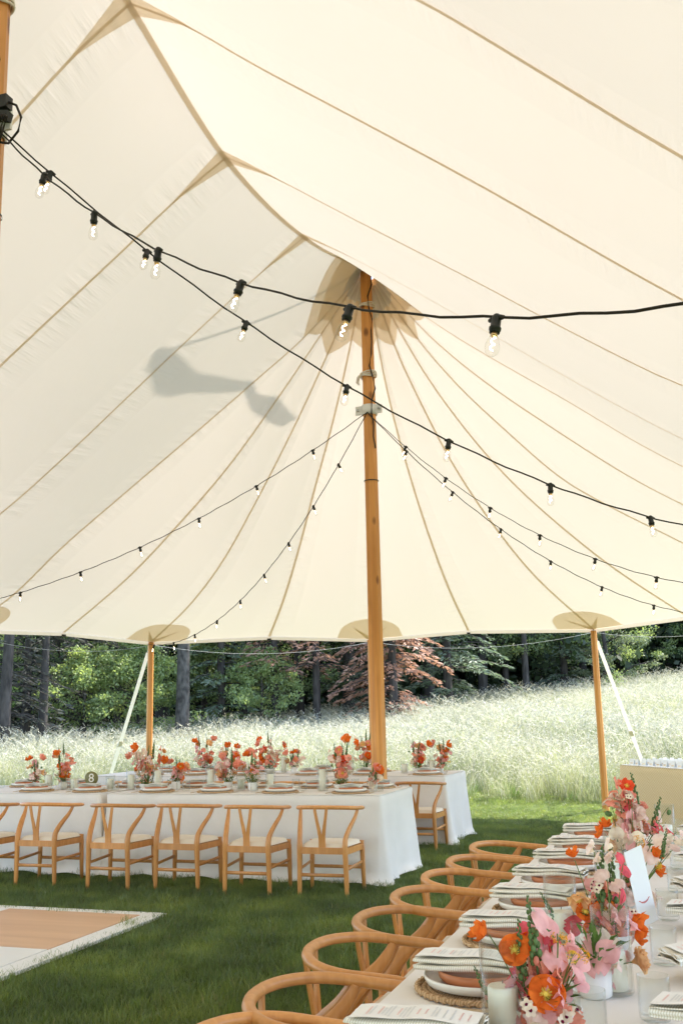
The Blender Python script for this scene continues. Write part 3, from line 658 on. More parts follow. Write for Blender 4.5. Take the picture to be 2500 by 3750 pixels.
tablecloth('tablecloth', -0.86, 0.30, 1.75, 6.62, M['cloth'], 'cream cloth on the long table set with terracotta plates and poppies', 'tablecloth', 5)
ta = Vector((-1.05, 14.45, 0)); td = Vector((0.80, -1.05, 0)).normalized(); tn = Vector((-td.y, td.x, 0))
tc_ = ta+td*0.92+tn*0.40; trot = math.atan2(td.y, td.x)
tablecloth('tablecloth', tc_.x-0.92, tc_.x+0.92, tc_.y-0.40, tc_.y+0.40, M['tan_cloth'], 'tan patterned cloth on the escort card table at the tent edge', 'tablecloth', 6, rot=trot, flare=0.05, fold=0.008)
mb = MB(); mb.box((0, 0, TZ+0.004), (1.80, 0.76, 0.004)); ob('table_runner', mb.mesh('runner', M['paper_white']), loc=(tc_.x, tc_.y, 0), rot=(0, 0, trot), label='white topper laid over the tan escort card table', cat='table topper')
mb = MB(); h = 0.075; mb.add([(-.045, -.022, 0), (.045, -.022, 0), (.045, 0, h), (-.045, 0, h), (-.045, .022, 0), (.045, .022, 0)], [(0, 1, 2, 3), (3, 2, 5, 4)], 0, False)
mb.add([(-.028, -.0195, .012), (.028, -.0195, .012), (.028, -.0145, .028), (-.028, -.0145, .028)], [(0, 1, 2, 3)], 1, False); CARD = mb.mesh('escort_card', [M['paper_white'], M['p_cream']])
for i in range(12):
    for k in range(4):
        p = tc_+td*(-0.82+i*0.15+rnd.uniform(-.012, .012))+tn*(-0.27+k*0.18+rnd.uniform(-.01, .01))
        ob('escort_card', CARD, loc=(p.x, p.y, TZ+0.0065), rot=(0, 0, trot+rnd.uniform(-.15, .15)), label='small folded white escort card standing on the tan table', cat='card', group='escort cards on the tan table')

ORD = ['first', 'second', 'third', 'fourth', 'fifth', 'sixth', 'seventh', 'eighth', 'ninth']
# ------------------------------------------------------------------ wishbone chairs
def arc_pts(fn, n): return [fn(i/n) for i in range(n+1)]
def make_chair():
    c = ob('wishbone_chair', None, label='oak wishbone chair with cream seat', cat='chair')
    def rail(t):   # U shaped top rail, arms forward
        a = math.pi*(t*1.0)
        if t < 0.22: s = t/0.22; return Vector((0.272-0.006*(1-s), 0.165-0.185*s, 0.722+0.012*s))
        if t > 0.78: s = (1-t)/0.22; return Vector((-0.272+0.006*(1-s), 0.165-0.185*s, 0.722+0.012*s))
        s = (t-0.22)/0.56; w = s*math.pi
        return Vector((0.272*math.cos(w), -0.02-0.215*math.sin(w)**0.92, 0.734+0.022*math.sin(w)))
    pts = arc_pts(rail, 44); k = len(pts)
    rad = [(0.0200*min(1, 0.72+i*0.14, 0.72+(k-1-i)*0.14), 0.0180*min(1, 0.72+i*0.14, 0.72+(k-1-i)*0.14)) for i in range(k)]
    mb = MB(); mb.tube(pts, rad, 10)
    for e, sg in ((pts[0], 1), (pts[-1], 1)): mb.ball((e.x, e.y, e.z), 0.0145, n=10, k=6)
    ob('top_rail', mb.mesh('top_rail', M['oak']), c)
    for s in (-1, 1):
        P = [(s*.215, -.205, 0), (s*.212, -.208, .16), (s*.208, -.212, .33), (s*.207, -.213, .43), (s*.210, -.195, .50), (s*.228, -.135, .575), (s*.250, -.062, .645), (s*.262, -.022, .70), (s*.264, -.012, .725)]
        rr_ = [(.017, .017), (.022, .022), (.0235, .025), (.024, .030), (.0205, .033), (.0185, .031), (.0165, .024), (.0145, .018), (.0135, .015)]
        # smooth path
        Q = []; RR = []
        for i in range(len(P)-1):
            p0 = Vector(P[max(i-1, 0)]); p1 = Vector(P[i]); p2 = Vector(P[i+1]); p3 = Vector(P[min(i+2, len(P)-1)])
            for q in range(3):
                t = q/3; Q.append(0.5*((2*p1)+(p2-p0)*t+(2*p0-5*p1+4*p2-p3)*t*t+(3*p1-p0-3*p2+p3)*t**3))
                RR.append(tuple(rr_[i][x]*(1-t)+rr_[i+1][x]*t for x in (0, 1)))
        Q.append(Vector(P[-1])); RR.append(rr_[-1])
        mb = MB(); mb.tube(Q, RR, 9, up=(0.0, 1, 0)); ob('rear_leg', mb.mesh('rear_leg', M['oak']), c)
        mb = MB(); mb.tube([(s*.245, .215, 0), (s*.240, .21, .2), (s*.236, .205, .38), (s*.236, .205, .435)], [.0165, .021, .0235, .021], 9); ob('front_leg', mb.mesh('front_leg', M['oak']), c)
        d = Vector((s*.236, .205, .385))-Vector((s*.208, -.212, .385)); mid = Vector((s*.222, -.0035, .385))
        mb = MB(); mb.box(mid, (0.020, d.length, 0.052), rot=Matrix.Rotation(-math.atan2(d.x, d.y), 3, 'Z')); ob('seat_rail', mb.mesh('seat_rail', M['oak']), c)
        mb = MB(); mb.tube([(s*.211, -.21, .235), (s*.238, .207, .255)], [(.008, .014)]*2, 8); ob('stretcher', mb.mesh('stretcher', M['oak']), c)
    mb = MB(); mb.box((0, -.213, .392), (.40, .022, .054)); ob('seat_rail', mb.mesh('seat_rail', M['oak']), c)
    mb = MB(); mb.box((0, .207, .385), (.455, .020, .05)); ob('seat_rail', mb.mesh('seat_rail', M['oak']), c)
    mb = MB(); mb.tube([(-.212, -.210, .19), (.212, -.210, .19)], [(.008, .015)]*2, 8); ob('stretcher', mb.mesh('stretcher', M['oak']), c)
    mb = MB(); mb.tube([(-.24, .209, .205), (.24, .209, .205)], [(.008, .015)]*2, 8); ob('stretcher', mb.mesh('stretcher', M['oak']), c)
    # Y splat
    mb = MB(); th = 0.0065
    def slab(L_, R_):   # lists of (x,z) left/right outline
        V = []; F = []
        for (xl, z), (xr, _) in zip(L_, R_):
            y = -.213-.030*sstep(.42, .74, z)
            V += [(xl, y-th, z), (xr, y-th, z), (xr, y+th, z), (xl, y+th, z)]
        n_ = len(L_)
        for i in range(n_-1):
            for a in range(4): F.append((i*4+a, i*4+(a+1) % 4, (i+1)*4+(a+1) % 4, (i+1)*4+a))
        F += [(3, 2, 1, 0), tuple((n_-1)*4+a for a in range(4))]
        mb.add(V, F, 0, False)
    slab([(-.030, .41), (-.029, .47), (-.031, .52)], [(.030, .41), (.029, .47), (.031, .52)])
    for s in (-1, 1):
        o_ = [(.033, .52), (.039, .57), (.050, .64), (.063, .72), (.065, .745)]; i_ = [(.0005, .52), (.009, .545), (.025, .64), (.039, .72), (.041, .745)]
        A = [(s*x, z) for x, z in o_]; B = [(s*x, z) for (x, _), (_, z) in zip(i_, o_)]
        slab(A, B) if s < 0 else slab(B, A)
    ob('back_splat', mb.mesh('back_splat', M['oak']), c)
    # cushion
    def cush(u, v):
        y = -.198+.425*u; w = (.198+.042*u); x = (2*v-1)
        ex = 1-abs(x)**6; ey = 1-abs(2*u-1)**8
        return (w*(x-0.02*x**5), y, .418+.040*(max(ex, 0)**.4)*(max(ey, 0)**.4)-.006*(1-x*x)*math.sin(math.pi*u))
    mb = MB(); mb.grid(cush, 16, 16); mb.grid(lambda u, v: (.199*(2*v-1)*(1+.2*u), -.199+.427*u, .417), 2, 2); ob('seat', mb.mesh('seat', M['seat']), c)
    return c
chair = make_chair(); used = False
def chairs(lst, group):
    global used
    for (x, y, rz, lab) in lst:
        o = place(chair, used, (x, y, 0), rz+rnd.uniform(-.05, .05), lab, group); used = True
row1 = [-6.82, -6.10, -5.27, -4.59, -3.87, -3.17]
row1_l = ['farther from the gap at the sign table', 'sign table side of the cloth gap', 'mast table side of the cloth gap',
          'third from the cloth corner', 'second from the cloth corner', 'at the free cloth corner']
chairs([(x, 8.80+0.0*i+(0.03 if i % 2 else -0.02)-(0.03 if i == 5 else 0), 0.0, 'oak wishbone chair in the front row, '+row1_l[i]) for i, x in enumerate(row1)], 'front row of oak chairs')
chairs([(x, 10.62, math.pi, 'chair rail showing behind the front tables, '+ORD[5-i]+' from the mast') for i, x in enumerate((-7.5, -6.80, -6.06, -5.22, -4.50, -3.84))], 'chairs on the far side of the front tables')
chairs([(x, 11.83, 0.0, 'oak wishbone chair pulled to the white cloth beyond the mast' if i == 0 else 'chair between the two table rows, '+ORD[i]+' from the free cloth corner') for i, x in enumerate((-3.13, -3.98, -4.72, -5.55, -6.25, -6.95))], 'chairs between the table rows')
chairs([(x, 13.58, math.pi, 'chair on the meadow side of the far tables, '+ORD[i]+' from the free corner') for i, x in enumerate((-3.3, -4.0, -4.75, -5.7, -6.4, -7.1))], 'chairs on the meadow side')
NY = [2.36, 2.93, 3.52, 4.06, 4.58, 5.11, 5.64, 6.25]
nl = ['first along the long table', 'second along the long table', 'third along the long table', 'fourth along the long table', 'fifth along the long table', 'sixth along the long table', 'seventh along the long table', 'last along the long table, lawn end']
chairs([(-1.10+(.05 if i < 2 else .0), y+(.13 if i == 0 else 0), -math.pi/2, 'oak wishbone chair seen from above, '+nl[i]) for i, y in enumerate(NY)], 'chairs along the long table')

# ------------------------------------------------------------------ place settings
mb = MB(); mb.lathe([(0.0, .004), (0.06, .006), (0.12, .006), (0.162, .007)], 40); ch_in = None
for k in range(9): mb.tube([((.035+.0155*k)*math.cos(a), (.035+.0155*k)*math.sin(a), .0065) for a in np.linspace(0, 2*math.pi, 33)[:-1]], [(.0085, .0055)]*32, 5, close=True)
nb = 46
mb.tube([(.176*math.cos(a), .176*math.sin(a), .009) for a in np.linspace(0, 2*math.pi, nb*3+1)[:-1]], [.0075+.0028*math.sin(i*2*math.pi/3) for i in range(nb*3)], 6, close=True)
CHARGER = mb.mesh('charger', M['rattan'])
mb = MB(); mb.lathe([(0, .013), (.10, .013), (.135, .015), (.152, .022), (.158, .034), (.158, .042), (.154, .0425), (.150, .035), (.135, .024), (0, .021)], 48); PLATE = mb.mesh('plate', M['plate'])
mb = MB(); mb.lathe([(0, .022), (.08, .022), (.105, .025), (.115, .036), (.118, .054), (.115, .0545), (.110, .040), (.095, .031), (0, .028)], 44); BOWL = mb.mesh('terracotta_plate', M['terracotta'])
def napkin_mesh(name, L_, W_, layers, mat, seed, dark=None):
    rr = random.Random(seed); mb = MB(); th = .0038
    path = []
    z = 0.0
    for k in range(layers):     # serpentine fold in (x,z)
        xs = np.linspace(-W_/2, W_/2, 9) if k % 2 == 0 else np.linspace(W_/2, -W_/2, 9)
        for i, x in enumerate(xs): path.append((x*(1-.03*k)+rr.uniform(-.001, .001), z+.0015*math.sin(i*1.3+k*2)))
        z += .0075
        if k < layers-1: path.append((xs[-1]*(1-.03*k)+(0.005 if k % 2 == 0 else -.005), z-.00375))
    n_ = 14; V = []; F = []; k_ = len(path)
    for i in range(n_+1):
        u = i/n_; y = (u-.5)*L_
        for side in (0, 1):
            for q, (x, zz) in enumerate(path):
                sag = -.010*(2*u-1)**2*0.6 + .003*math.sin(u*7+q*.3)
                a = path[max(q-1, 0)]; b_ = path[min(q+1, k_-1)]; tx, tz = b_[0]-a[0], b_[1]-a[1]; l = math.hypot(tx, tz) or 1
                V.append((x-tz/l*th*(side-.5)+.004*math.sin(u*4), y+.002*math.sin(q), zz+tx/l*th*(side-.5)+sag))
    for i in range(n_):
        for side in (0, 1):
            for q in range(k_-1):
                a = i*2*k_+side*k_+q; b_ = a+2*k_; f = (a, a+1, b_+1, b_); F.append(f if side else f[::-1])
        for q in (0, k_-1): a = i*2*k_+q; F.append((a, a+k_, a+3*k_, a+2*k_))
    for i in (0, n_):
        for q in range(k_-1): a = i*2*k_+q; F.append((a, a+1, a+k_+1, a+k_))
    mb.add(V, F); return mb.mesh(name, mat)
M['napkin'] = stripes('napkin_stripe', (0.85, 0.81, 0.72), (0.69, 0.63, 0.50), 50, 'Y', 0.55, 0.6)
NAP = [napkin_mesh('napkin', .30, .125, 4, M['napkin'], s) for s in (1, 2, 3)]
NAPF = [napkin_mesh('napkin', .20, .15, 4, M['napkin_grey'], s) for s in (4, 5)]
def menu_mesh(seed):
    rr = random.Random(seed); mb = MB()
    bend = lambda y: -.05*(y/.15)**2*.16+.002*math.sin(y*40)
    mb.grid(lambda u, v: ((v-.5)*.112, (u-.5)*.285, .0012+bend((u-.5)*.285)), 12, 2, 0); mb.grid(lambda u, v: ((.5-v)*.112, (u-.5)*.285, bend((u-.5)*.285)), 12, 2, 0)
    y = .118
    while y > -.12:
        head = rr.random() < .27; w = rr.uniform(.018, .03) if head else rr.uniform(.022, .044); x0 = rr.uniform(-.004, .004)
        x = x0-w
        while x < x0+w:
            ln = rr.uniform(.004, .010); zz = .0018+bend(y)
            mb.add([(x, y, zz), (min(x+ln, x0+w), y, zz), (min(x+ln, x0+w), y+.0042, zz), (x, y+.0042, zz)], [(0, 1, 2, 3)], 2 if head else 1, False); x += ln+.0025
        y -= .018 if head else rr.choice((.0085, .0085, .017))
    return mb.mesh('menu', [M['paper'], M['ink'], M['ink_pink']])
MENU = [menu_mesh(s) for s in (1, 2, 3)]
mb = MB(); mb.tube([(0, -.10, .004), (0, -.02, .0045), (0, .02, .0045)], [(.005, .003), (.0042, .003), (.003, .0025)], 6)
mb.box((0, .032, .0045), (.020, .026, .002))
for k in range(4): mb.box((-.0082+.0055*k, .066, .005), (.0026, .048, .002))
FORK = mb.mesh('fork', M['gold'])
mb = MB(); mb.tube([(0, -.11, .004), (0, -.03, .0045), (0, -.012, .0045)], [(.0062, .0035), (.0055, .0035), (.004, .003)], 6)
mb.add([(-.007, -.012, .004), (.008, -.012, .004), (.010, .06, .004), (.002, .11, .004), (-.007, .09, .004), (-.007, -.012, .0062), (.008, -.012, .0062), (.010, .06, .0055), (.002, .11, .0055), (-.007, .09, .0062)],
       [(4, 3, 2, 1, 0), (5, 6, 7, 8, 9)]+[(i, (i+1) % 5, 5+(i+1) % 5, 5+i) for i in range(5)], 0, False); KNIFE = mb.mesh('knife', M['gold'])
def flute(j, z): return 1+(.022 if j % 2 else -.012)*(1 if .006 < z < .088 else 0)
mb = MB(); mb.lathe([(0, .003), (.034, .003), (.037, .008), (.038, .02), (.039, .088), (.0395, .105), (.0375, .105), (.0362, .088), (.0355, .016), (0, .012)], 56, mod=flute); TUMBLER = mb.mesh('tumbler', M['glass'])
GH = 0.215
def hurricane(h, r): 
    mb = MB(); mb.lathe([(0, .002), (r-.003, .002), (r, .006), (r, h), (r-.0035, h), (r-.0035, .012), (0, .010)], 36); return mb.mesh('hurricane_glass', M['glass'])
HG = hurricane(.22, .052); HT = hurricane(.27, .055); HS = hurricane(.15, .05)
def candle_mesh(h, r):
    mb = MB(); mb.lathe([(0, 0), (r, 0), (r, h-.004), (r-.003, h), (r*.6, h-.002), (.004, h+.004), (0, h+.004)], 24)
    mb.tube([(0, 0, h), (.001, 0, h+.012)], .0012, 5, mat=1); return mb.mesh('pillar_candle', [M['wax'], M['wick']])
CT = candle_mesh(.145, .034); CS = candle_mesh(.10, .036); CM = candle_mesh(.19, .034)
def set_place(x, y, rz, where, grp, near, seed, menu=True, z=TZ, napkin_rot=0.0, nap=-.03):
    rr = random.Random(seed); j = lambda s: rr.uniform(-s, s); c, s_ = math.cos(rz), math.sin(rz)
    def at(lx, ly, lz): return (x+lx*c-ly*s_, y+lx*s_+ly*c, z+lz)
    ob('charger', CHARGER, loc=at(j(.004), j(.004), .001), rot=(0, 0, rr.uniform(0, 6)), label='woven charger '+where, cat='charger', group='chargers '+grp)
    ob('dinner_plate', PLATE, loc=at(j(.004), j(.004), .002), rot=(0, 0, rz), label='white dinner plate '+where, cat='plate', group='plates '+grp)
    ob('terracotta_plate', BOWL, loc=at(j(.005), j(.005), .0025), rot=(0, 0, rz), label='terracotta plate '+where, cat='plate', group='terracotta plates '+grp)
    nr = rz+napkin_rot+j(.07)
    if near:
        ob('napkin', rr.choice(NAP), loc=at(j(.006), nap+j(.006), .063), rot=(0, j(.02), nr), label='folded cream napkin '+where, cat='napkin', group='napkins '+grp)
    else:
        ob('napkin', rr.choice(NAPF), loc=at(j(.01), -.01+j(.01), .062), rot=(0, j(.03), nr+math.pi/2+j(.2)), label='folded grey napkin '+where, cat='napkin', group='napkins '+grp)
    if menu: ob('menu_card', rr.choice(MENU), loc=at(j(.008)+.004, nap+.002+j(.008), .0935), rot=(0, j(.02), nr+j(.07)), label='printed menu card '+where, cat='menu', group='menus '+grp)
    ob('fork', FORK, loc=at(-.215, -.02, .001), rot=(0, 0, rz+j(.06)), label='gold fork '+where, cat='fork', group='forks '+grp)
    ob('knife', KNIFE, loc=at(.215, -.02, .001), rot=(0, 0, rz+j(.06)), label='gold handled knife '+where, cat='knife', group='knives '+grp)
    ob('tumbler', TUMBLER, loc=at(.16+j(.03), .235+j(.02), .001), rot=(0, 0, j(3)), label='ribbed tumbler '+where, cat='glass', group='tumblers '+grp)
for i, y in enumerate(NY): set_place(-0.618, y+0.0, -math.pi/2, 'at the '+ORD[7-i]+' chair from the lawn end of the long table', 'on the chair side of the long table', True, 100+i)
for i, y in enumerate((2.6, 3.2, 3.85, 4.45, 5.1, 5.75, 6.3)): set_place(0.085, y, math.pi/2, 'across the flowers from the chairs, '+ORD[6-i]+' from the lawn end', 'on the open side of the long table', True, 200+i, napkin_rot=0.45 if i % 2 else -.25, nap=.085)
for i, x in enumerate((-6.78, -6.12, -5.33, -4.66, -3.95, -3.22)): set_place(x, 9.56, 0, 'on the front tables, chair row side, '+ORD[5-i]+' from the free corner', 'front tables near side', False, 300+i, menu=False)
for i, x in enumerate((-7.4, -6.72, -6.0, -5.2, -4.48, -3.80, -3.15)): set_place(x, 10.22, math.pi, 'on the front tables, mast side, '+ORD[6-i]+' from the free corner', 'front tables far side', False, 400+i, menu=i == 2)
for i, x in enumerate((-3.18, -3.95, -4.72, -5.6, -6.3, -7.0)): set_place(x, 12.38, 0, 'on the far tables, mast side, '+ORD[i]+' from the free corner', 'far tables near side', False, 500+i, menu=False)
for i, x in enumerate((-3.3, -4.02, -4.78, -5.72, -6.4, -7.1)): set_place(x, 13.04, math.pi, 'on the far tables, meadow side, '+ORD[i]+' from the free corner', 'far tables far side', False, 600+i, menu=i in (1, 4))

# round number sign
sg = ob('table_number', None, loc=(-6.22, 9.74, TZ), label='round olive table number sign reading 8 on a gold foot', cat='table number')
mb = MB(); mb.tube([(0, -.004, .125), (0, .004, .125)], .073, 40, up=(0, 0, 1)); ob('disc', mb.mesh('disc', M['olive']), sg)
mb = MB(); mb.box((0, 0, .03), (.022, .018, .06)); ob('foot', mb.mesh('foot', M['gold']), sg)
cu = bpy.data.curves.new('figure', 'FONT'); cu.body = '8'; cu.size = .125; cu.align_x = 'CENTER'; cu.align_y = 'CENTER'; cu.extrude = .0008
tmp = bpy.data.objects.new('tmp', cu); COL.objects.link(tmp); dg = bpy.context.evaluated_depsgraph_get(); me = bpy.data.meshes.new_from_object(tmp.evaluated_get(dg)); bpy.data.objects.remove(tmp)
me.materials.clear(); me.materials.append(M['paper']); ob('figure', me, sg, loc=(0, -.0055, .125), rot=(R(90), 0, 0))
sg.rotation_euler = (0, 0, 0.30)
# tall white card with curved red lettering on the long table
cdv = ob('table_card', None, loc=(-0.222, 3.93, TZ), label='tall white leaning card with a curve of small red lettering among the flowers', cat='card')
mb = MB(); mb.box((0, 0, .14), (.075, .003, .28)); ob('sheet', mb.mesh('sheet', M['paper_white']), cdv)
mb = MB()
for k in range(14):
    a = R(-58+116*k/13); x = .024*math.sin(a); zz = .105-.022*math.cos(a)
    mb.box((x, -.0028, zz), (.0019, .001, .0062), rot=Matrix.Rotation(a, 3, 'Y')); mb.box((x+.0012, -.0028, zz+.001), (.0016, .001, .0012), rot=Matrix.Rotation(a, 3, 'Y'))
ob('lettering', mb.mesh('lettering', M['ink_red']), cdv); cdv.rotation_euler = (R(10), R(-17), R(38))

# ------------------------------------------------------------------ flowers
def petals(mb, k, Rr, H, span, mat, ruff=.006, seed=0, tilt=1.5, base=0.0, z0=0.0, inner=0.0):
    rr = random.Random(seed)
    for q in range(k):
        b0 = base+2*math.pi*q/k+rr.uniform(-.12, .12); hh = H*rr.uniform(.7, 1.3); R_ = Rr*rr.uniform(.85, 1.1); p1 = rr.uniform(0, 6)
        def fn(u, v):
            a = b0+(v-.5)*span*(0.35+0.65*min(1, u*1.6)); e = abs(2*v-1)
            rad = inner+(R_-inner)*u*(1-.14*e**2.5*u)
            return (rad*math.cos(a), rad*math.sin(a), z0+hh*u**tilt+ruff*u*u*math.sin(v*11+p1)+ruff*.5*math.sin(v*23+p1)*u**3)
        mb.grid(fn, 5, 8, mat)
def m_poppy(col, kind, seed):
    mb = MB(); H = {'open': .025, 'cup': .046, 'side': .030}[kind]
    petals(mb, 3, .047, H*.8, 2.3, 0, .011, seed, 1.7); petals(mb, 3, .041, H*1.25, 2.0, 0, .011, seed+9, 1.4, base=1.05)
    mb.ball((0, 0, .010), .008, 1, 8, 5); rr = random.Random(seed)
    for i in range(34):
        a = rr.uniform(0, 6.28); l = rr.uniform(.010, .017); z_ = rr.uniform(.010, .022); p = Vector((l*math.cos(a), l*math.sin(a), z_))
        t = Vector((-math.sin(a), math.cos(a), 0))*.0016; mb.add([(0, 0, .004), p+t, p-t, p+Vector((0, 0, .003))], [(0, 1, 2), (1, 3, 2)], 1)
    return mb.mesh('poppy', [M[col], M['stamen']])
def m_sweet_pea(cols, seed, n=3):
    rr = random.Random(seed); mb = MB()
    for q in range(n):
        o = Vector((rr.uniform(-.014, .014), rr.uniform(-.014, .014), -.022*q)); yaw = rr.uniform(0, 6.28)+q*2.1; rot = Matrix.Rotation(yaw, 3, 'Z') @ Matrix.Rotation(rr.uniform(.3, .9), 3, 'Y'); s = rr.uniform(.85, 1.15)
        ph = rr.uniform(0, 6)
        def banner(u, v):
            x = (v-.5)*2; w = .024*math.sin(math.pi*min(1, .18+u*.72))**.8
            return o + rot @ (Vector((.006+.016*u+.010*u*u-.007*(1-x*x)*u+.003*math.sin(x*7+ph), x*w, .034*u*(1-.12*x*x*u)+.002*math.sin(x*9+ph)))*s)
        mb.grid(banner, 6, 8, 0)
        for sg_ in (-1, 1):
            def wing(u, v): return o + rot @ (Vector((.008+.022*u, sg_*(.003+.010*math.sin(math.pi*u)*v+.004*u), .004+.012*math.sin(math.pi*u*.8)*(v)))*s)
            mb.grid(wing, 5, 4, 1)
        mb.add([o+rot @ Vector(p) for p in ((0, -.003, -.002), (0, .003, -.002), (.008, 0, .004), (-.006, 0, .003))], [(0, 1, 2), (1, 0, 3)], 2)
    return mb.mesh('sweet_pea', [M[cols[0]], M[cols[1]], M['bud']])
def m_spike(seed, L_=.17):
    rr = random.Random(seed); mb = MB(); bend = rr.uniform(-.02, .02)
    C = lambda t: Vector((bend*t*t, bend*.6*t*t, L_*t))
    mb.tube([C(i/6) for i in range(7)], [.0026-.0018*i/6 for i in range(7)], 5, 0)
    k = 30
    for i in range(k):
        t = i/k; a = i*2.4+rr.uniform(-.3, .3); r_ = .0105*(1-t)**.7+.0032; c = C(.12+.88*t); d = Vector((math.cos(a), math.sin(a), .8)); d.normalize()
        c = c+d*r_*.9; mb.ball((c.x, c.y, c.z), r_*.62, 0 if rr.random() > .12 or t > .4 else 1, 6, 4, sq=(.8, .8, 1.25))
        if i % 3 == 0 and t < .7:
            e = c+d*.012; s_ = Vector((-d.y, d.x, 0))*.003; mb.add([c-s_, c+s_, e], [(0, 1, 2)], 0)
    return mb.mesh('snapdragon', [M['bud'], M['p_coral']])
def m_ranunculus(col, seed):
    mb = MB()
    for k, (rad, h) in enumerate(((.032, .012), (.029, .022), (.024, .028), (.018, .030), (.012, .030))): petals(mb, 6, rad, h, 1.5, 0, .003, seed+k, 1.2, base=k*.5, z0=-.004*k+.004)
    return mb.mesh('ranunculus', [M[col]])
def m_cluster(col, seed):
    rr = random.Random(seed); mb = MB()
    for i in range(16):
        d = Vector((rr.gauss(0, 1), rr.gauss(0, 1), abs(rr.gauss(0, 1))+.2)).normalized(); c = d*.019
        for q in range(5):
            a = q*1.2566+i; x = d.orthogonal().normalized(); y = d.cross(x); p = (x*math.cos(a)+y*math.sin(a))
            mb.add([c, c+p*.0055+y*.0018, c+p*.0085+d*.002, c+p*.0055-y*.0018], [(0, 1, 2, 3)], 0)
        mb.add([Vector((0, 0, -.012)), c-d.orthogonal().normalized()*.0008, c+d.orthogonal().normalized()*.0008], [(0, 1, 2)], 1)
    return mb.mesh('milkweed', [M[col], M['stem']])
def m_wax(seed):
    rr = random.Random(seed); mb = MB()
    for i in range(5):
        d = Vector((rr.gauss(0, 1), rr.gauss(0, 1), abs(rr.gauss(0, .7))+.5)).normalized(); c = d*.024; x = d.orthogonal().normalized(); y = d.cross(x)
        for q in range(5):
            a = q*1.2566; p = x*math.cos(a)+y*math.sin(a); t = d.cross(p)
            mb.add([c, c+p*.006+t*.006+d*.001, c+p*.0125+t*.003+d*.002, c+p*.0125-t*.003+d*.002, c+p*.006-t*.006+d*.001], [(0, 1, 2, 3, 4)], 0)
        mb.ball(c+d*.001, .0036, 1, 6, 4); mb.add([Vector((0, 0, -.02)), c-x*.0008, c+x*.0008], [(0, 1, 2)], 2)
    return mb.mesh('phlox', [M['p_cream'], M['p_wine'], M['stem']])
def m_bud(seed): mb = MB(); mb.ball((0, 0, .006), .0125, 0, 10, 7, sq=(1, 1, 1.35)); mb.add([(.0128, -.002, -.008), (.0132, .002, -.008), (.0128, .0012, .018)], [(0, 1, 2)], 1); return mb.mesh('poppy_bud', [M['bud'], M['p_red']])
BL = {}
for c_ in ('p_orange', 'p_red', 'p_peach', 'p_coral'):
    for k_ in ('open', 'cup'): BL['poppy', c_, k_] = [m_poppy(c_, k_, hash_) for hash_ in (3, 17)]
SPC = {'pink': ('p_pink', 'p_pink'), 'blush': ('p_blush', 'p_cream'), 'coral': ('p_coral', 'p_coral'), 'magenta': ('p_magenta', 'p_coral'), 'cream': ('p_cream', 'p_blush'), 'bicolor': ('p_coral', 'p_pink')}
for k_, cc in SPC.items(): BL['pea', k_] = [m_sweet_pea(cc, s_, n_) for s_, n_ in ((1, 3), (2, 4), (5, 2))]
BL['spike'] = [m_spike(s_) for s_ in (1, 2, 3)]
BL['ran'] = [m_ranunculus('p_peach', 4)]; BL['ran_c'] = [m_ranunculus('p_coral', 6)]
BL['amber'] = [m_cluster('p_amber', 1)]; BL['yellow'] = [m_cluster('p_yellow', 2)]; BL['wax'] = [m_wax(1), m_wax(3)]; BL['bud'] = [m_bud(1)]
mb = MB(); mb.lathe([(0, 0), (.036, 0), (.044, .006), (.046, .02), (.0465, .082), (.0435, .082), (.0425, .03), (0, .02)], 32); CUP = mb.mesh('cup_vase', M['ceramic'])
mb = MB(); mb.lathe([(0, 0), (.032, 0), (.045, .010), (.068, .035), (.080, .062), (.077, .063), (.064, .038), (.04, .018), (0, .014)], 36); BOWLV = mb.mesh('bowl_vase', M['ceramic'])
mb = MB(); mb.lathe([(0, 0), (.018, 0), (.021, .004), (.022, .05), (.0215, .075), (.0195, .075), (.019, .01), (0, .008)], 24); BUDV = mb.mesh('bud_vase', M['ceramic'])
def foliage_mesh(seed, n=46, rad=.10, h=.15):
    rr = random.Random(seed); mb = MB()
    for i in range(n):
        a = rr.uniform(0, 6.28); el = rr.uniform(.25, 1.35); d = Vector((math.cos(a)*math.cos(el), math.sin(a)*math.cos(el), math.sin(el)))
        b_ = d*rr.uniform(.0, .5)*h+Vector((0, 0, .055)); l = rr.uniform(.03, .065); s_ = d.cross(Vector((0, 0, 1)))
        s_ = (s_.normalized() if s_.length > .01 else Vector((1, 0, 0)))*rr.uniform(.004, .009); dn = Vector((0, 0, -rr.uniform(0, .02)))
        mb.add([b_, b_+d*l*.5+s_, b_+d*l+dn, b_+d*l*.5-s_], [(0, 1, 2, 3)], 0)
    return mb.mesh('foliage', M['leaf'])
FOL = [foliage_mesh(s_) for s_ in (1, 2, 3)]
NAME = {'poppy': 'poppy', 'pea': 'sweet_pea', 'spike': 'snapdragon', 'ran': 'ranunculus', 'ran_c': 'ranunculus', 'amber': 'milkweed', 'yellow': 'milkweed', 'wax': 'phlox', 'bud': 'poppy_bud'}
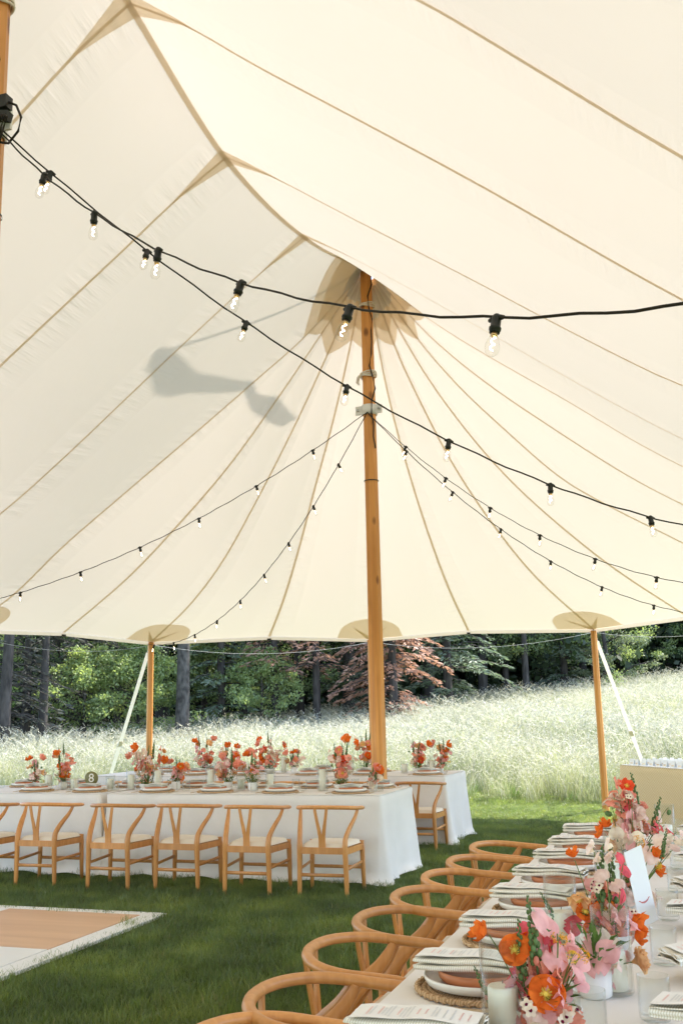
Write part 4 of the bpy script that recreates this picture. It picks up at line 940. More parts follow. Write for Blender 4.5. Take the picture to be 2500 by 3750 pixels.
def arrangement(base, vase, blooms, label, seed, group=None):
    """blooms: (key, Vector position in the world, facing Vector or None, scale)"""
    rr = random.Random(seed); root = ob('flower_arrangement', None, loc=base, label=label, cat='flowers', group=group); B = Vector(base)
    ob('vase', vase, root); vh = max(v.co.z for v in vase.vertices); vr = max(v.co.x for v in vase.vertices)
    ob('foliage', rr.choice(FOL), root, loc=(0, 0, vh-.06), rot=(0, 0, rr.uniform(0, 6)), scl=rr.uniform(.9, 1.15))
    for key, p, face, sc in blooms:
        k0 = key[0] if isinstance(key, tuple) else key; q = Vector(p)-B; me = rr.choice(BL[key])
        out = Vector((q.x, q.y, 0)); out = out.normalized() if out.length > .01 else Vector((1, 0, 0))
        start = Vector((min(vr*.5, max(-vr*.5, q.x*.3)), min(vr*.5, max(-vr*.5, q.y*.3)), vh-.03))
        if k0 == 'spike': d = (q-start); d.normalize(); d = (d+Vector((0, 0, .9))).normalized(); q0 = q-d*.15*sc; end = q0
        else: d = Vector(face) if face is not None else (out*rr.uniform(.3, 1.2)+Vector((rr.uniform(-.3, .3), rr.uniform(-.3, .3), rr.uniform(.15, .9)))); d.normalize(); q0 = q; end = q-d*.006
        e = d.to_track_quat('Z', 'Y').to_euler()
        o = ob(NAME[k0], me, root, loc=q0, scl=sc); o.rotation_mode = 'QUATERNION'; qq = d.to_track_quat('Z', 'Y'); from_z = Matrix.Rotation(rr.uniform(0, 6.28), 3, 'Z').to_quaternion(); o.rotation_quaternion = qq @ from_z
        # stem
        mid = start.lerp(end, .55)+Vector((rr.uniform(-.015, .015), rr.uniform(-.015, .015), .02))
        if k0 == 'bud': mid = end+Vector((rr.uniform(-.01, .01), 0, .035)); end = end+Vector((0, 0, .012))
        pts = [(1-t)**2*start+2*t*(1-t)*mid+t*t*end for t in (0, .2, .4, .6, .8, 1)]
        mb = MB(); mb.tube(pts, [.0020, .0019, .0018, .0017, .0016, .0015], 5, caps=False); ob('stem', mb.mesh('stem', M['stem']), root)
    return root
PAL = [('poppy', 'p_orange', 'open'), ('poppy', 'p_orange', 'cup'), ('poppy', 'p_coral', 'open'), ('poppy', 'p_coral', 'cup'), ('poppy', 'p_peach', 'open'), ('poppy', 'p_peach', 'cup'), ('poppy', 'p_red', 'cup')]
def random_blooms(base, seed, n=24, h=.34, w=.13, warm=.5):
    rr = random.Random(seed); out = []; B = Vector(base)
    for i in range(n):
        a = rr.uniform(0, 6.28); t = rr.random(); rad = w*math.sqrt(rr.random())*(.45+.8*t); z = .07+h*(.15+.72*t)*rr.uniform(.8, 1.05)
        p = B+Vector((rad*math.cos(a)*1.2, rad*math.sin(a)*.8, z)); r_ = rr.random()
        if r_ < .22: key = rr.choice(PAL); sc = rr.uniform(.8, 1.1)
        elif r_ < .62: key = ('pea', rr.choice(['pink', 'blush', 'coral', 'blush', 'cream', 'bicolor', 'pink'])); sc = rr.uniform(1.15, 1.55)
        elif r_ < .72: key = 'wax'; sc = 1.0; p.z = B.z+.07+h*.3*rr.random()
        elif r_ < .80: key = rr.choice(['amber', 'yellow']); sc = 1; p.z = B.z+.06+h*.4*rr.random()
        elif r_ < .88: key = rr.choice(['ran', 'ran_c']); sc = rr.uniform(.8, 1)
        else: key = 'bud'; sc = rr.uniform(.7, 1)
        out.append((key, p, None, sc))
    for i in range(rr.choice((2, 3))):
        a = rr.uniform(0, 6.28); out.append(('spike', B+Vector((w*.5*math.cos(a), w*.4*math.sin(a), .07+h*rr.uniform(.85, 1.15))), None, rr.uniform(.9, 1.15)))
    for i in range(2):
        a = rr.uniform(0, 6.28); out.append((rr.choice(PAL[:4]), B+Vector((w*.9*math.cos(a), w*.6*math.sin(a), .07+h*rr.uniform(.75, 1.0))), None, rr.uniform(.85, 1.1)))
    return out
def hurr(x, y, kind, where, lab, z=TZ):
    g_, c_ = {'t': (HT, CM), 'm': (HG, CT), 's': (HS, CS), 'n': (HG, CS)}[kind]
    ob('hurricane_glass', g_, loc=(x, y, z+.001), label='clear cylinder glass round a candle '+lab, cat='candle glass', group='candle glasses '+where)
    ob('pillar_candle', c_, loc=(x, y, z+.0125), label='cream pillar candle in a glass '+lab, cat='candle', group='candles '+where)

# front and far tables
F1 = [(-7.02, 9.86, BUDV, 12, .26, .09, 'loose pink flowers, smallest, beside the round number sign'), (-6.66, 9.86, CUP, 20, .38, .10, 'coral flowers in a white cup between sign and pink posy'),
      (-5.62, 9.86, BOWLV, 34, .42, .15, 'largest mixed bouquet on the front tables, beside the cloth gap'), (-5.30, 9.92, CUP, 14, .24, .10, 'small yellow and peach posy beside the largest bouquet'),
      (-4.66, 9.86, CUP, 20, .32, .12, 'pink and orange posy midway along the front table'), (-4.36, 9.80, CUP, 18, .30, .12, 'orange poppies in a white cup midway along the front table'),
      (-3.42, 9.86, BOWLV, 30, .42, .13, 'tall coral bouquet before the mast on the front table'), (-3.08, 9.90, BUDV, 10, .14, .06, 'tiny yellow posy in a bud vase by the mast')]
for i, (x, y, vs, n_, h_, w_, lab) in enumerate(F1): arrangement((x, y, TZ), vs, random_blooms((x, y, TZ), 40+i, n_, h_, w_), lab, i, 'flowers on the front tables')
F2 = [(-6.35, 12.68, BOWLV, 26, .38, .14, 'coral and magenta bouquet on the far table behind the largest bouquet'), (-5.98, 12.72, CUP, 18, .32, .12, 'pale pink posy on the far table'),
      (-5.40, 12.70, BOWLV, 30, .40, .15, 'orange topped bouquet at the joint of the far tables'), (-5.05, 12.7, CUP, 12, .22, .10, 'low posy on the far table beyond the tall bouquet'), (-4.05, 12.68, BOWLV, 24, .40, .13, 'orange poppies in a white bowl beside the mast'),
      (-3.36, 12.66, BOWLV, 24, .33, .13, 'orange bouquet on the far table near its free end'), (-3.08, 12.72, BUDV, 18, .32, .09, 'pink sprigs in a slim vase at the far table end')]
for i, (x, y, vs, n_, h_, w_, lab) in enumerate(F2): arrangement((x, y, TZ), vs, random_blooms((x, y, TZ), 60+i, n_, h_, w_), lab, 20+i, 'flowers on the far tables')
for hi, (x, k_) in enumerate(((-6.80, 'm'), (-6.50, 's'), (-6.02, 's'), (-5.78, 'm'), (-5.45, 't'), (-4.86, 't'), (-4.52, 's'), (-4.20, 'm'), (-3.60, 't'))): hurr(x, 9.84+rnd.uniform(-.05, .06), k_, 'on the front tables', 'on the front tables, '+ORD[8-hi]+' from the mast')
for hi, (x, k_) in enumerate(((-3.20, 'm'), (-3.55, 's'), (-4.25, 'm'), (-5.20, 't'), (-5.72, 's'), (-6.14, 'm'))): hurr(x, 12.66+rnd.uniform(-.05, .06), k_, 'on the far tables', 'on the far tables, '+ORD[hi]+' from the free corner')
for hi, (x, y) in enumerate(((-6.4, 9.62), (-5.05, 9.68), (-4.25, 9.60), (-2.98, 9.72))): ob('tumbler', TUMBLER, loc=(x, y, TZ+.001), label='extra clear tumbler amid the front table flowers, '+ORD[3-hi]+' from the free corner', cat='glass', group='extra tumblers on the front tables')

# long table: blooms read off the photograph, each on the upright plane through its vase
def zp(zx, zy): return 940.8+.4*zx, 1724.8+.4*zy
def on_plane(zx, zy, base, depth):
    x, y = zp(zx, zy); d = ray(x, y); n = Vector((base[0], base[1], 0)).normalized(); t = (Vector((base[0], base[1], 0)).dot(n)+depth)/(d[0]*n.x+d[1]*n.y)
    return Vector((d[0]*t, d[1]*t, CAM_H+d[2]*t))
CAMV = Vector((0, 0, CAM_H))
def near_arr(base, vase, lst, label, seed, extra=0, h=.2, w=.1):
    rr = random.Random(seed); out = []
    for it in lst:
        key, zx, zy = it[0], it[1], it[2]; f = it[3] if len(it) > 3 else None; sc = it[4] if len(it) > 4 else 1.0; dp = it[5] if len(it) > 5 else rr.uniform(-.05, .05)
        p = on_plane(zx, zy, base, dp); tocam = (CAMV-p).normalized()
        if f == 'c': fc = tocam+Vector((0, 0, .15))
        elif f == 'u': fc = Vector((rr.uniform(-.2, .2), rr.uniform(-.2, .2), 1))
        elif f == 'l': fc = Vector((-.9, -.2, .35))
        elif f == 'r': fc = Vector((.9, -.1, .3))
        elif f == 'd': fc = Vector((rr.uniform(-.5, .5), -.4, -.5))
        elif f == 'cu': fc = tocam+Vector((0, 0, .9))
        else: fc = None
        out.append((key, p, fc, sc*(.62 if key[0] == 'poppy' else .82)))
    B = Vector(base)
    for i in range(extra):
        a = rr.uniform(0, 6.28); r_ = w*math.sqrt(rr.random()); p = B+Vector((r_*math.cos(a), r_*math.sin(a), .09+h*rr.random()))
        key = rr.choice([('pea', 'pink'), ('pea', 'blush'), ('pea', 'coral'), 'wax', ('pea', 'cream'), 'amber', ('pea', 'magenta')]); out.append((key, p, None, rr.uniform(.9, 1.2)))
    arrangement(base, vase, out, label, seed, 'flowers on the long table')
P_ = lambda c_, k_='open': ('poppy', c_, k_)
S_ = lambda c_: ('pea', c_)
b1 = on_z(*zp(800, 1640), TZ); b2 = on_z(*zp(1065, 1412), TZ); b3 = Vector((-.315, 3.45, TZ)); b4 = on_z(*zp(1290, 950), TZ); b5 = Vector((-.36, 5.25, TZ))
near_arr(b1, BOWLV, [(P_('p_orange'), 780, 1400, 'c', 1.45, -.06), (P_('p_orange'), 600, 1145, 'c', 1.25, -.03), (P_('p_orange', 'cup'), 440, 1050, 'l', .95), (P_('p_orange', 'cup'), 640, 1105, 'r', .8),
    (S_('pink'), 850, 1040, None, 1.5), (S_('pink'), 930, 1080, None, 1.4), (S_('coral'), 800, 1190, None, 1.4), (S_('magenta'), 720, 1295, 'c', 1.5), (S_('coral'), 880, 1270, None, 1.4), (S_('pink'), 945, 1220, None, 1.3), (S_('pink'), 960, 1270, None, 1.3),
    ('spike', 600, 1010, None, 1.15), ('spike', 700, 880, None, 1.35), ('spike', 380, 1275, None, .9), ('wax', 780, 1540, 'cu', 1.4), ('wax', 840, 1545, 'cu', 1.4), ('wax', 730, 1230, 'c', 1.3), ('wax', 820, 1260, 'c', 1.2), (P_('p_coral', 'cup'), 690, 1530, 'c', .8),
    (S_('blush'), 870, 1480, None, 1.3), (S_('pink'), 905, 1420, None, 1.3), (S_('coral'), 740, 1210, None, 1.2), ('amber', 985, 1180, None, 1.1), ('yellow', 930, 1190, None, 1), ('wax', 690, 1500, 'c', 1.5, -.08), ('wax', 900, 1535, 'c', 1.5, -.07), (S_('coral'), 830, 1500, 'c', 1.3, -.08), (S_('blush'), 740, 1490, 'c', 1.3, -.08), ('wax', 820, 1580, 'c', 1.5, -.09), (S_('pink'), 690, 1570, 'c', 1.3, -.08), (S_('coral'), 890, 1590, 'c', 1.2, -.08)], 'big orange poppies and pink peas at the front of the long table', 71, 5, .14, .08)
near_arr(b2, CUP, [(S_('pink'), 1090, 1150, 'c', 1.7), (S_('pink'), 1185, 1270, 'd', 1.4), (S_('blush'), 1200, 1190, 'r', 1.3), ('amber', 1060, 1240, 'cu', 1.2), ('amber', 1040, 1275, 'c', 1.0), ('ran', 1290, 1210, 'r', 1.35), (S_('blush'), 1130, 1165, 'c', 1.3), (S_('pink'), 1160, 1240, None, 1.3)], 'pink peas and a peach bloom in a small white cup on the long table', 72)
near_arr(b3, BOWLV, [(P_('p_peach'), 968, 835, 'd', 1.35), (P_('p_orange'), 1112, 920, 'c', 1.25), (P_('p_orange'), 1005, 925, 'c', 1.15), (P_('p_orange', 'cup'), 1045, 1030, 'c', 1.0), (S_('magenta'), 1000, 975, 'c', 1.5), (P_('p_orange', 'cup'), 1275, 1010, 'r', 1.2), (P_('p_orange', 'cup'), 1290, 1075, 'r', .9), (S_('pink'), 1255, 950, None, 1.4), (S_('coral'), 1200, 1010, None, 1.4),
    (P_('p_orange', 'cup'), 940, 612, 'u', .75), ('spike', 1070, 585, None, 1.5), ('spike', 1150, 590, None, 1.5), (S_('blush'), 1040, 555, None, 1.2), ('wax', 1050, 830, 'c', 1.2), (S_('coral'), 1120, 830, 'c', 1.3), (S_('blush'), 1170, 880, None, 1.2), (S_('blush'), 1110, 990, 'c', 1.2), (S_('magenta'), 1090, 790, 'c', 1.2), ('wax', 975, 1140, 'c', 1.2),
    (S_('coral'), 1150, 780, None, 1.2), (S_('pink'), 1060, 760, None, 1.2), ('spike', 760, 830, None, .8)], 'tall mixed bouquet of orange, peach and magenta midway on the long table', 73, 8, .2, .08)
near_arr(b4+Vector((-.02, .10, 0)), CUP, [(S_('blush'), 1290, 845, 'c', 1.5), (S_('cream'), 1240, 845, 'c', 1.4), (S_('blush'), 1330, 830, 'c', 1.5), (S_('blush'), 1300, 785, None, 1.4), (S_('coral'), 1240, 690, None, 1.3), (S_('coral'), 1310, 700, None, 1.4), (S_('pink'), 1265, 735, 'c', 1.4), (S_('cream'), 1270, 505, 'c', 1.4), (S_('blush'), 1385, 530, 'c', 1.7), (P_('p_orange', 'cup'), 1385, 600, 'r', 1.0), (P_('p_orange', 'cup'), 1405, 690, 'r', .9),
    ('yellow', 1410, 660, None, 1.3), ('amber', 1355, 890, 'c', 1.2), (P_('p_orange', 'cup'), 1290, 670, 'c', .8), (S_('cream'), 1210, 545, 'c', 1.4), (P_('p_peach', 'cup'), 1190, 560, 'l', 1.0), (S_('pink'), 1260, 610, None, 1.2), (S_('blush'), 1480, 590, 'd', 1.1), (S_('cream'), 1510, 570, 'd', 1.1), ('spike', 1470, 470, None, .9)], 'pale pink peas spilling from a white cup beside the tall white card', 74, 6, .22, .07)
near_arr(b5, BOWLV, [(P_('p_red'), 1245, 208, 'cu', 1.25), (S_('coral'), 1180, 240, 'l', 1.6), (S_('coral'), 1205, 295, None, 1.4), (P_('p_orange'), 1105, 465, 'l', 1.35), (P_('p_orange', 'cup'), 1120, 440, 'u', 1.1), ('spike', 1298, 160, None, 1.7), ('spike', 1412, 288, None, 1.5), ('spike', 1240, 370, None, 1.2), ('bud', 1145, 363, 'l', 1.3), ('bud', 1487, 347, 'd', 1.1),
    (S_('blush'), 1265, 365, 'c', 1.5), (S_('blush'), 1330, 360, None, 1.5), (S_('cream'), 1240, 260, None, 1.4), (S_('blush'), 1440, 420, None, 1.6), (S_('magenta'), 1465, 425, 'r', 1.1), (S_('blush'), 1300, 330, None, 1.3), (S_('pink'), 1290, 470, None, 1.4), (S_('blush'), 1340, 450, None, 1.4), (S_('cream'), 1180, 410, None, 1.2), ('amber', 1185, 395, 'l', 1.2), (S_('coral'), 1350, 400, None, 1.3), (S_('pink'), 1390, 470, None, 1.3),
    (S_('magenta'), 1255, 280, None, 1.0), (S_('bicolor'), 1330, 300, None, 1.2), (S_('blush'), 1220, 440, None, 1.4), (S_('coral'), 1235, 410, None, 1.1), (S_('blush'), 1540, 465, 'r', 1.1), (S_('pink'), 1180, 480, None, 1.2)], 'tallest bouquet on the long table with a red poppy and green spikes', 75, 10, .26, .10)
for zx, zy, k_, hl in ((545, 1640, 'n', 'before the big orange poppies'), (1175, 1395, 'n', 'beside the small white cup of pink peas'), (880, 1130, 'n', 'between chairs and the tall mixed bouquet'), (1165, 945, 't', 'tallest, behind the tall mixed bouquet'), (1195, 770, 'n', 'left of the tall white card'), (1475, 545, 'n', 'right of the tallest bouquet')):
    p = on_z(*zp(zx, zy), TZ); hurr(p.x, p.y, k_, 'on the long table', hl)
for zx, zy in ((1040, 1650),):
    p = on_z(*zp(zx, zy), TZ); ob('tumbler', TUMBLER, loc=(p.x, p.y, TZ+.001), label='clear tumbler before the orange poppies on the long table', cat='glass')

# ------------------------------------------------------------------ grass (instanced tufts: ground cover)
def blade_patch(name, n, rad, hmin, hmax, wid, lean, mats, seed, seedhead=0.0, segs=2):
    rr = random.Random(seed); mb = MB()
    for i in range(n):
        a = rr.uniform(0, 6.28); r_ = rad*math.sqrt(rr.random()); b_ = Vector((r_*math.cos(a), r_*math.sin(a), -.01)); h = rr.uniform(hmin, hmax)
        la = rr.uniform(0, 6.28); ld = Vector((math.cos(la), math.sin(la), 0))*h*rr.uniform(.1, lean); wa = rr.uniform(0, 6.28); w = Vector((math.cos(wa), math.sin(wa), 0))*wid*rr.uniform(.7, 1.3)
        V = []
        for k in range(segs):
            t = k/segs; c = b_+Vector((0, 0, h*t))+ld*t*t; ww = w*(1-.55*t); V += [c-ww, c+ww]
        tip = b_+Vector((0, 0, h*(1-.12*lean)))+ld; V.append(tip); F = [(2*k, 2*k+1, 2*k+3, 2*k+2) for k in range(segs-1)]+[(2*segs-2, 2*segs-1, 2*segs)]
        mi = 1 if (len(mats) > 1 and rr.random() < .22) else 0
        mb.add(V, F, mi, False)
        if rr.random() < seedhead:     # feathery seed head
            d = (tip-(b_+Vector((0, 0, h*.7))+ld*.5)).normalized(); L_ = rr.uniform(.10, .17)
            for q in range(9):
                c = tip+d*(L_*q/9)+Vector((ld.x*.10*(q/9)**2, ld.y*.10*(q/9)**2, -.03*(q/9)**2)); s_ = Vector((rr.gauss(0, 1), rr.gauss(0, 1), rr.gauss(0, .4))).normalized()*(.012*(1-.5*q/9)); mb.add([c-d*.008, c+s_+d*.014, c+d*.022, c-s_*.7+d*.012], [(0, 1, 2, 3)], len(mats)-1, False)
    return mb.mesh(name, mats)
def scatter(name, pts, rots, scls, idxs, protos, label):
    me = bpy.data.meshes.new(name); me.from_pydata([tuple(p) for p in pts], [], [])
    for an, ty, dat in (('rot', 'FLOAT_VECTOR', np.array(rots, dtype=np.float32).ravel()), ('scl', 'FLOAT', np.array(scls, dtype=np.float32)), ('idx', 'INT', np.array(idxs, dtype=np.int32))):
        at = me.attributes.new(an, ty, 'POINT'); at.data.foreach_set('vector' if ty == 'FLOAT_VECTOR' else 'value', dat)
    o = ob(name, me, label=label, kind='stuff')
    col = bpy.data.collections.new(name+'_tufts')
    for i, p in enumerate(protos): col.objects.link(bpy.data.objects.new('%s_tuft_%02d' % (name, i), p))
    ng = bpy.data.node_groups.new(name+'_nodes', 'GeometryNodeTree')
    ng.interface.new_socket('Geometry', in_out='INPUT', socket_type='NodeSocketGeometry'); ng.interface.new_socket('Geometry', in_out='OUTPUT', socket_type='NodeSocketGeometry')
    N_, L_ = ng.nodes, ng.links; gi = N_.new('NodeGroupInput'); go = N_.new('NodeGroupOutput'); ip = N_.new('GeometryNodeInstanceOnPoints'); ci = N_.new('GeometryNodeCollectionInfo')
    ci.inputs['Collection'].default_value = col; ci.inputs['Separate Children'].default_value = True; ci.inputs['Reset Children'].default_value = True
    def attr(n_, t_): q = N_.new('GeometryNodeInputNamedAttribute'); q.data_type = t_; q.inputs['Name'].default_value = n_; return q.outputs['Attribute']
    L_.new(gi.outputs[0], ip.inputs['Points']); L_.new(ci.outputs[0], ip.inputs['Instance']); ip.inputs['Pick Instance'].default_value = True
    e2r = N_.new('FunctionNodeEulerToRotation'); L_.new(attr('rot', 'FLOAT_VECTOR'), e2r.inputs[0]); L_.new(e2r.outputs[0], ip.inputs['Rotation'])
    L_.new(attr('scl', 'FLOAT'), ip.inputs['Scale']); L_.new(attr('idx', 'INT'), ip.inputs['Instance Index']); L_.new(ip.outputs[0], go.inputs[0])
    md = o.modifiers.new('tufts', 'NODES'); md.node_group = ng
    return o
rs = random.Random(99)
def nz2(x, y): return math.sin(x*1.7+1.3*math.sin(y*1.1))+math.sin(y*2.3+1.7*math.sin(x*.9))+.6*math.sin(x*4.1+y*3.3)
M['lawn'] = thin('lawn', (0.098, 0.142, 0.028), (0.22, 0.31, 0.06), 0.40, var=0.35, scale=1.6, rand=.35, coords='World', rough=0.42, sheen=.06,
                 stops=[(0.25, .55, (1, 1, 1)), (0.5, 1.0, (1, 1, 1)), (0.75, 1.5, (1.25, 1.05, .9))])
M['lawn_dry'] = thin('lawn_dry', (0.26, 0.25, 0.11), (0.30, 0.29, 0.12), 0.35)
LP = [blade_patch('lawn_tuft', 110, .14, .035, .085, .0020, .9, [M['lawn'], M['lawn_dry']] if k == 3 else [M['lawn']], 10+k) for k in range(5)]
P, RO, SC, ID = [], [], [], []
y = 1.9
while y < 19.2:
    stp = .095 if y < 9 else .115 if y < 12 else .14
    xl, xr = -0.86*y-0.9, 0.06*y+0.9
    x = xl
    while x < xr:
        px_, py_ = x+rs.uniform(-.6, .6)*stp, y+rs.uniform(-.6, .6)*stp
        if not (px_ < -4.13 and -0.2 < py_ < 7.52):
            v = nz2(px_*.8, py_*.8); P.append((px_, py_, ground_z(px_, py_))); tl = .12 if py_ < 14.6 else .45; RO.append((rs.gauss(0, tl), rs.gauss(0, tl), rs.uniform(0, 6.28)))
            SC.append(max(.55, .88+.10*v+rs.uniform(-.2, .2))*(1 if py_ < 14.6 else .72 if py_ < 17.4 else 1.1)); ID.append(3 if rs.random() < (.10 if py_ < 14.6 else .55)+.10*max(0, nz2(px_*.5+4, py_*.5)) else rs.choice((0, 1, 2, 4)))  # few truly dry tufts near; many more beyond, painting the sunlit strip paler
        x += stp
    y += stp
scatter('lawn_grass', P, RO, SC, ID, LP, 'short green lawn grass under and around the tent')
M['meadow'] = thin('meadow', (0.31, 0.34, 0.185), (0.34, 0.385, 0.175), 0.48, var=0.3, scale=0.35, rand=.45, coords='World', rough=0.45,
    stops=[(0.25, .50, (.80, 1, .62)), (0.5, .95, (1, 1, 1)), (0.75, 1.15, (1.08, 1, .95))])
M['meadow_head'] = thin('meadow_head', (0.49, 0.475, 0.37), (0.49, 0.475, 0.35), 0.42, rand=.5, rough=.5)
M['weed'] = thin('weed', (0.17, 0.27, 0.08), (0.22, 0.36, 0.08), .4, rand=.4)
MP = [blade_patch('meadow_tuft', 46, .26, .55, 1.0, .0042, .75, [M['meadow'], M['meadow_head']], 30+k, .42, 3) for k in range(5)]
MP += [blade_patch('meadow_tuft', 30, .20, .25, .5, .010, 1.0, [M['weed']], 50, 0, 3)]
P, RO, SC, ID = [], [], [], []
y = 18.0
while y < 44:
    stp = .24+.10*min(1, (y-18)/16); xl, xr = -0.95*y-1, 0.10*y+2.5; x = xl
    while x < xr:
        px_, py_ = x+rs.uniform(-.6, .6)*stp, y+rs.uniform(-.6, .6)*stp+(0.45*nz2(px_*.7, 3) if y < 20 else 0) if False else y+rs.uniform(-.6, .6)*stp
        edge = 18.1+.25*nz2(px_*.6, 3.0)
        if py_ > edge:
            k = min(1, (py_-edge)/1.6); P.append((px_, py_, ground_z(px_, py_)-.02)); RO.append((rs.gauss(-.02, .10), rs.gauss(.10, .10), rs.uniform(0, 6.28)))
            SC.append((.62+.38*k)*rs.uniform(.75, 1.15)*(1+.06*nz2(px_*.4, py_*.4))); ID.append(5 if rs.random() < (.30 if k < .6 else .05) else rs.choice((0, 1, 2, 3, 4)))
        x += stp
    y += stp
scatter('meadow_grass', P, RO, SC, ID, MP, 'tall pale seeding meadow grass behind the tent')

# ------------------------------------------------------------------ wood edge
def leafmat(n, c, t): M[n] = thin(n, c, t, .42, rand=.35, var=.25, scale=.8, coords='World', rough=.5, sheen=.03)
leafmat('leaf_broad', (0.16, 0.21, 0.10), (0.27, 0.37, 0.11)); leafmat('leaf_light', (0.20, 0.255, 0.11), (0.38, 0.48, 0.12)); leafmat('needle', (0.15, 0.19, 0.125), (0.13, 0.18, 0.09))
leafmat('needle_dead', (0.40, 0.235, 0.165), (0.38, 0.21, 0.13)); leafmat('needle_grey', (0.11, 0.115, 0.09), (0.07, 0.07, 0.05)); leafmat('leaf_silver', (0.20, 0.24, 0.15), (0.24, 0.30, 0.12))
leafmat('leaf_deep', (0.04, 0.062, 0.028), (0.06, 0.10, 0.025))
M['bark'] = plain('bark', (0.060, 0.052, 0.046), .95, var=.5, scale=9, bump=.9, bscale=14, stretch=(1, 1, .25)); M['bark_pale'] = plain('bark_pale', (0.07, 0.064, 0.056), .95, var=.6, scale=10, bump=.8, bscale=16, stretch=(1, 1, .6))
def trunk_mb(h, r0, seed, bend=.3, n=9):
    rr = random.Random(seed); p1, p2 = rr.uniform(0, 6), rr.uniform(0, 6); k = 14
    C = lambda t: Vector((bend*math.sin(t*2.2+p1)*t, bend*math.sin(t*1.9+p2)*t, h*t))
    mb = MB(); mb.tube([C(i/k)-Vector((0, 0, .15)) if i == 0 else C(i/k) for i in range(k+1)], [r0*(1.25 if i == 0 else 1.0)*(1-.85*i/k) for i in range(k+1)], n); return mb, C
def broad_tree(h, r0, spread, low, nleaf, leaf, seed, lsize=.085):
    rr = random.Random(seed); mb, C = trunk_mb(h*.9, r0, seed); cl = []
    for i in range(26):
        t = low+(1-low)*(i/26)**.85; st = C(t); a = i*2.4+rr.uniform(-.4, .4); ln = spread*(1.05-.75*((t-low)/(1-low))**1.4)*rr.uniform(.6, 1.1)
        e = st+Vector((math.cos(a)*ln, math.sin(a)*ln, ln*rr.uniform(.0, .55))); m_ = st.lerp(e, .5)+Vector((0, 0, .12*ln)); rb = max(.012, r0*.32*(1-t))
        mb.tube([st, m_, e], [rb, rb*.6, .008], 5)
        for q in range(5): u = .35+.65*q/4; c = st.lerp(e, u)+Vector((rr.gauss(0, .18), rr.gauss(0, .18), rr.gauss(0, .14)))*spread*.4; cl.append((c, rr.uniform(.22, .5)*spread*.36))
    return mb, leaves(cl, nleaf, leaf, seed, lsize)
def leaves(cl, nleaf, leaf, seed, lsize):
    g_ = np.random.default_rng(seed); ci = g_.integers(0, len(cl), nleaf); C0 = np.array([tuple(c) for c, _ in cl])[ci]; S0 = np.array([s for _, s in cl])[ci]
    off_ = g_.normal(0, 1, (nleaf, 3)); off_ /= np.linalg.norm(off_, axis=1)[:, None]; off_ *= (g_.random(nleaf)**.5)[:, None]; c = C0+off_*S0[:, None]*np.array([1.25, 1.25, .75])
    d = g_.normal(0, 1, (nleaf, 3)); d[:, 2] -= .3; d /= np.linalg.norm(d, axis=1)[:, None]; e = np.cross(d, g_.normal(0, 1, (nleaf, 3))); e /= np.linalg.norm(e, axis=1)[:, None]
    sz = lsize*g_.uniform(.6, 1.3, nleaf)[:, None]; V = np.empty((nleaf, 4, 3)); V[:, 0] = c; V[:, 1] = c+d*sz*.5+e*sz*.33; V[:, 2] = c+d*sz; V[:, 3] = c+d*sz*.5-e*sz*.33
    me = bpy.data.meshes.new('crown'); me.vertices.add(nleaf*4); me.vertices.foreach_set('co', V.ravel()); me.loops.add(nleaf*4); me.loops.foreach_set('vertex_index', np.arange(nleaf*4, dtype=np.int32))
    me.polygons.add(nleaf); me.polygons.foreach_set('loop_start', np.arange(0, nleaf*4, 4, dtype=np.int32)); me.polygons.foreach_set('loop_total', np.full(nleaf, 4, dtype=np.int32)); me.update(calc_edges=True); me.validate(); me.materials.append(M[leaf]); return me
def conifer(h, r0, spread, low, leaf, seed, dens=1.0, droop=.35):
    rr = random.Random(seed); mb, C = trunk_mb(h, r0, seed, .1); cs = []; ds = []
    z = low*h
    while z < h*.98:
        t = z/h; L0 = spread*(1-t)**.75*(1 if t > low+.05 else .8)
        for i in range(6):
            a = rr.uniform(0, 6.28); ln = L0*rr.uniform(.45, 1.15); st = C(min(1, t+rr.uniform(-.012, .012))); out = Vector((math.cos(a), math.sin(a), 0)); dr = droop*rr.uniform(.6, 1.4)
            B = lambda u: st+out*ln*u+Vector((0, 0, .12*ln*u-dr*ln*u*u)); mb.tube([B(0), B(.5), B(1)], [.022*(1-t)+.006, .012*(1-t)+.004, .003], 4)
            side = Vector((-out.y, out.x, 0)); nq = int(46*dens*(ln/1.6))+6
            for q in range(nq):
                u = .18+.82*rr.random(); sd = rr.choice((-1, 1)); wl = (.10+.34*ln*.5*(1-u*.75))*rr.random(); p = B(u)+side*sd*wl+Vector((0, 0, -.10*wl-rr.uniform(0, .08)))
                cs.append(tuple(p)); dd = out*.8+side*sd*.9+Vector((rr.gauss(0, .2), rr.gauss(0, .2), -.25-rr.uniform(0, .3))); ds.append(tuple(dd.normalized()))
        z += h*.026*rr.uniform(.8, 1.25)
    n = len(cs); c = np.array(cs); d = np.array(ds); g_ = np.random.default_rng(seed); e = np.cross(d, g_.normal(0, 1, (n, 3))); e /= np.linalg.norm(e, axis=1)[:, None]
    sz = g_.uniform(.10, .24, n)[:, None]; V = np.empty((n, 4, 3)); V[:, 0] = c-d*sz*.3; V[:, 1] = c+e*.026+d*sz*.2; V[:, 2] = c+d*sz*.8; V[:, 3] = c-e*.026+d*sz*.2
    me = bpy.data.meshes.new('crown'); me.from_pydata(V.reshape(-1, 3).tolist(), [], np.arange(n*4).reshape(-1, 4).tolist()); me.materials.append(M[leaf]); return mb, me
TR = {}
def proto(k, mb, crown, bark='bark'): TR[k] = (mb.mesh('trunk', M[bark]), crown)
